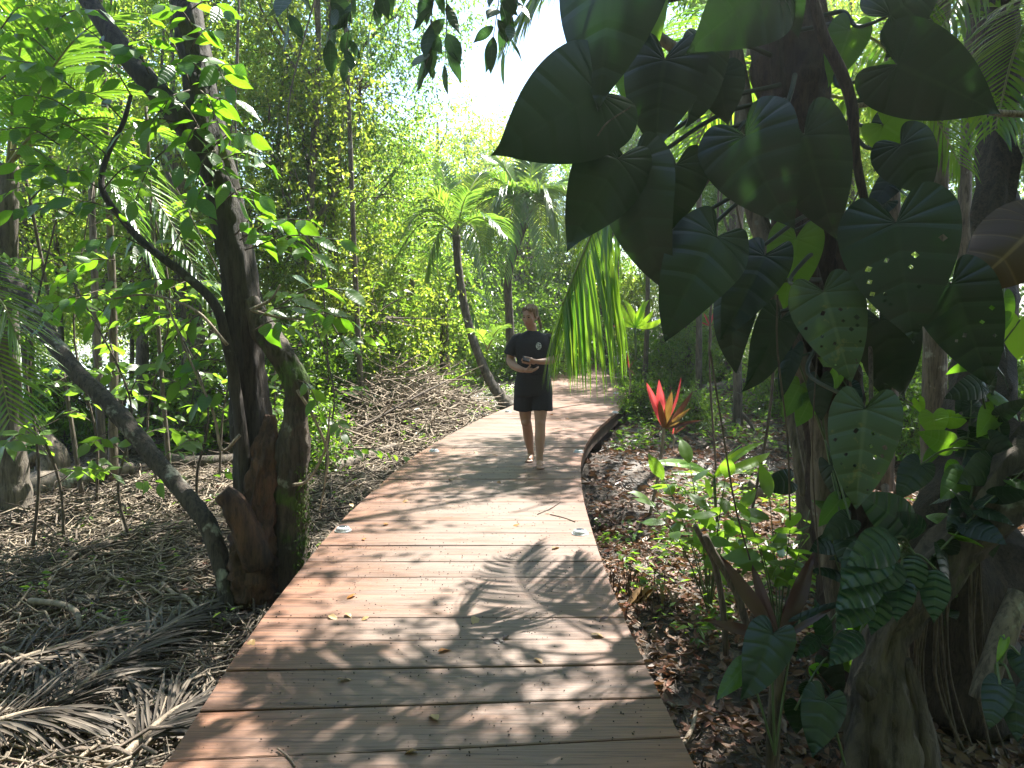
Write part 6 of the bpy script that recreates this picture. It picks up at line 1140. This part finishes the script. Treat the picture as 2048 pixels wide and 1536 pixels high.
hr_ = [ell(hd((0, .030, .050)), (.080, .092, .082), HR), ell(hd((.0, .075, .03)), (.062, .052, .065), HR), ell(hd((.035, -.028, .085)), (.040, .048, .028), HR), ell(hd((-.030, -.024, .085)), (.042, .046, .026), HR), ell(hd((.068, .02, .015)), (.014, .045, .045), HR), ell(hd((-.068, .025, .02)), (.014, .04, .045), HR), ell(hd((0, .125, .01)), (.030, .03, .032), HR)]
hr_.append(skin_tube([hd((0, .13, .01)), hd((.03, .135, -.04)), hd((.06, .115, -.10)), hd((.075, .09, -.16))], [.026, .024, .018, .006], 14, 10))
place(fuse(hr_, .006, 'hair', hair_m, 2, .008, 60), 'hair')
for s in (-1, 1):
    mb = MB(); mb.add(*ell(hd((s * .027, -.0795, .006)), (.0115, .006, .0055), HR, 10, 6)); mb.build_me = None; me = mb.mesh('eye', eye_m); place(me, 'eye')
    mb = MB(); mb.add(*ell(hd((s * .028, -.0865, .026)), (.019, .004, .0035), HR, 10, 6)); place(mb.mesh('eyebrow', brow_m), 'eyebrow')
mb = MB(); mb.add(*ell(hd((0, -.0945, -.049)), (.019, .004, .0035), HR, 10, 6)); mb.add(*ell(hd((0, -.0935, -.058)), (.016, .0045, .0045), HR, 10, 6)); place(mb.mesh('lips', lip_m), 'lips')
# white oval emblem printed on the shirt
from mathutils.bvhtree import BVHTree
bv = BVHTree.FromPolygons([v.co for v in tee_me.vertices], [tuple(p.vertices) for p in tee_me.polygons])
def onto(P, off):
    out = []
    for x, z in P:
        h = bv.ray_cast(Vector((x, -1, z)), Vector((0, 1, 0)))[0]; out.append((x, (h.y if h else -.13) - off, z))
    return np.array(out)
EX, EZ, EA, EB = .055, 1.262, .029, .038
def emblem_poly(mb, P, off): V = onto(P, off); mb.add(np.vstack([V, V.mean(0)]), np.array([[i, (i + 1) % len(V), len(V)] for i in range(len(V))]))
mb = MB(); th = np.linspace(0, 2 * np.pi, 28, endpoint=False)
ring = [np.stack([EX + EA * f * np.cos(th), EZ + EB * f * np.sin(th)], 1) for f in (0, .33, .66, 1.0)]; V = np.concatenate([onto(r, .003) for r in ring]); a = np.arange(28); an = (a + 1) % 28
mb.add(V, np.vstack([np.stack([i * 28 + a, (i + 1) * 28 + a, (i + 1) * 28 + an, i * 28 + an], 1) for i in range(3)]))
emb = place(mb.mesh('emblem', emb_m), 'emblem'); emb.parent = tee_o
def stroke(mb, pts, w):
    P = smooth_path([(a, b, 0) for a, b in pts], 14)[:, :2]; T = unit(np.gradient(P, axis=0)); N = np.stack([-T[:, 1], T[:, 0]], 1) * w; L_ = onto(np.stack([EX + P[:, 0] + N[:, 0], EZ + P[:, 1] + N[:, 1]], 1), .0045); R_ = onto(np.stack([EX + P[:, 0] - N[:, 0], EZ + P[:, 1] - N[:, 1]], 1), .0045); k = len(P); i = np.arange(k - 1); mb.add(np.vstack([L_, R_]), np.stack([i, i + 1, i + 1 + k, i + k], 1))
mb = MB(); stroke(mb, [(-.004, .024), (-.015, .024), (-.019, .013), (-.013, .002), (-.006, -.012), (-.012, -.026), (-.022, -.022)], .0028); stroke(mb, [(.004, .034), (.004, 0), (.004, -.036)], .0026)
stroke(mb, [(.004, .016), (.014, .018), (.023, .012)], .0026); stroke(mb, [(.004, -.004), (.013, -.003), (.021, -.006)], .0026); stroke(mb, [(.011, -.014), (.017, -.018), (.016, -.027)], .0024)
mk = place(mb.mesh('emblem_marks', cloth_m), 'emblem_marks'); mk.parent = tee_o
# the dark phone in her hands
ph = thing('phone', 'small black phone held between both hands of the woman', 'phone', ORIG + (-.075, -.27, 1.13)); c = ORIG + np.array((-.078, -.262, 1.135))
b = bmesh.new(); bmesh.ops.create_cube(b, size=1); bmesh.ops.scale(b, vec=(.072, .012, .10), verts=b.verts); bmesh.ops.bevel(b, geom=[e for e in b.edges], offset=.004, segments=3, affect='EDGES'); bmesh.ops.rotate(b, cent=(0, 0, 0), matrix=Matrix.Rotation(math.radians(-62), 3, 'X') @ Matrix.Rotation(math.radians(12), 3, 'Z'), verts=b.verts)
me = bpy.data.meshes.new('phone_body'); b.to_mesh(me); b.free(); me.materials.append(plain('black_plastic', (.012, .013, .016), .6, .25)); o = bpy.data.objects.new('case', me); COL.objects.link(o); o.parent = ph; o.location = Vector(c - ORG[ph])
b = bmesh.new(); bmesh.ops.create_cube(b, size=1); bmesh.ops.scale(b, vec=(.064, .002, .090), verts=b.verts); bmesh.ops.translate(b, vec=(0, .0062, 0), verts=b.verts); bmesh.ops.rotate(b, cent=(0, 0, 0), matrix=Matrix.Rotation(math.radians(-62), 3, 'X') @ Matrix.Rotation(math.radians(12), 3, 'Z'), verts=b.verts)
me = bpy.data.meshes.new('screen'); b.to_mesh(me); b.free(); me.materials.append(plain('dark_glass', (.008, .009, .011), .8, .1)); o = bpy.data.objects.new('screen', me); COL.objects.link(o); o.parent = ph; o.location = Vector(c - ORG[ph])
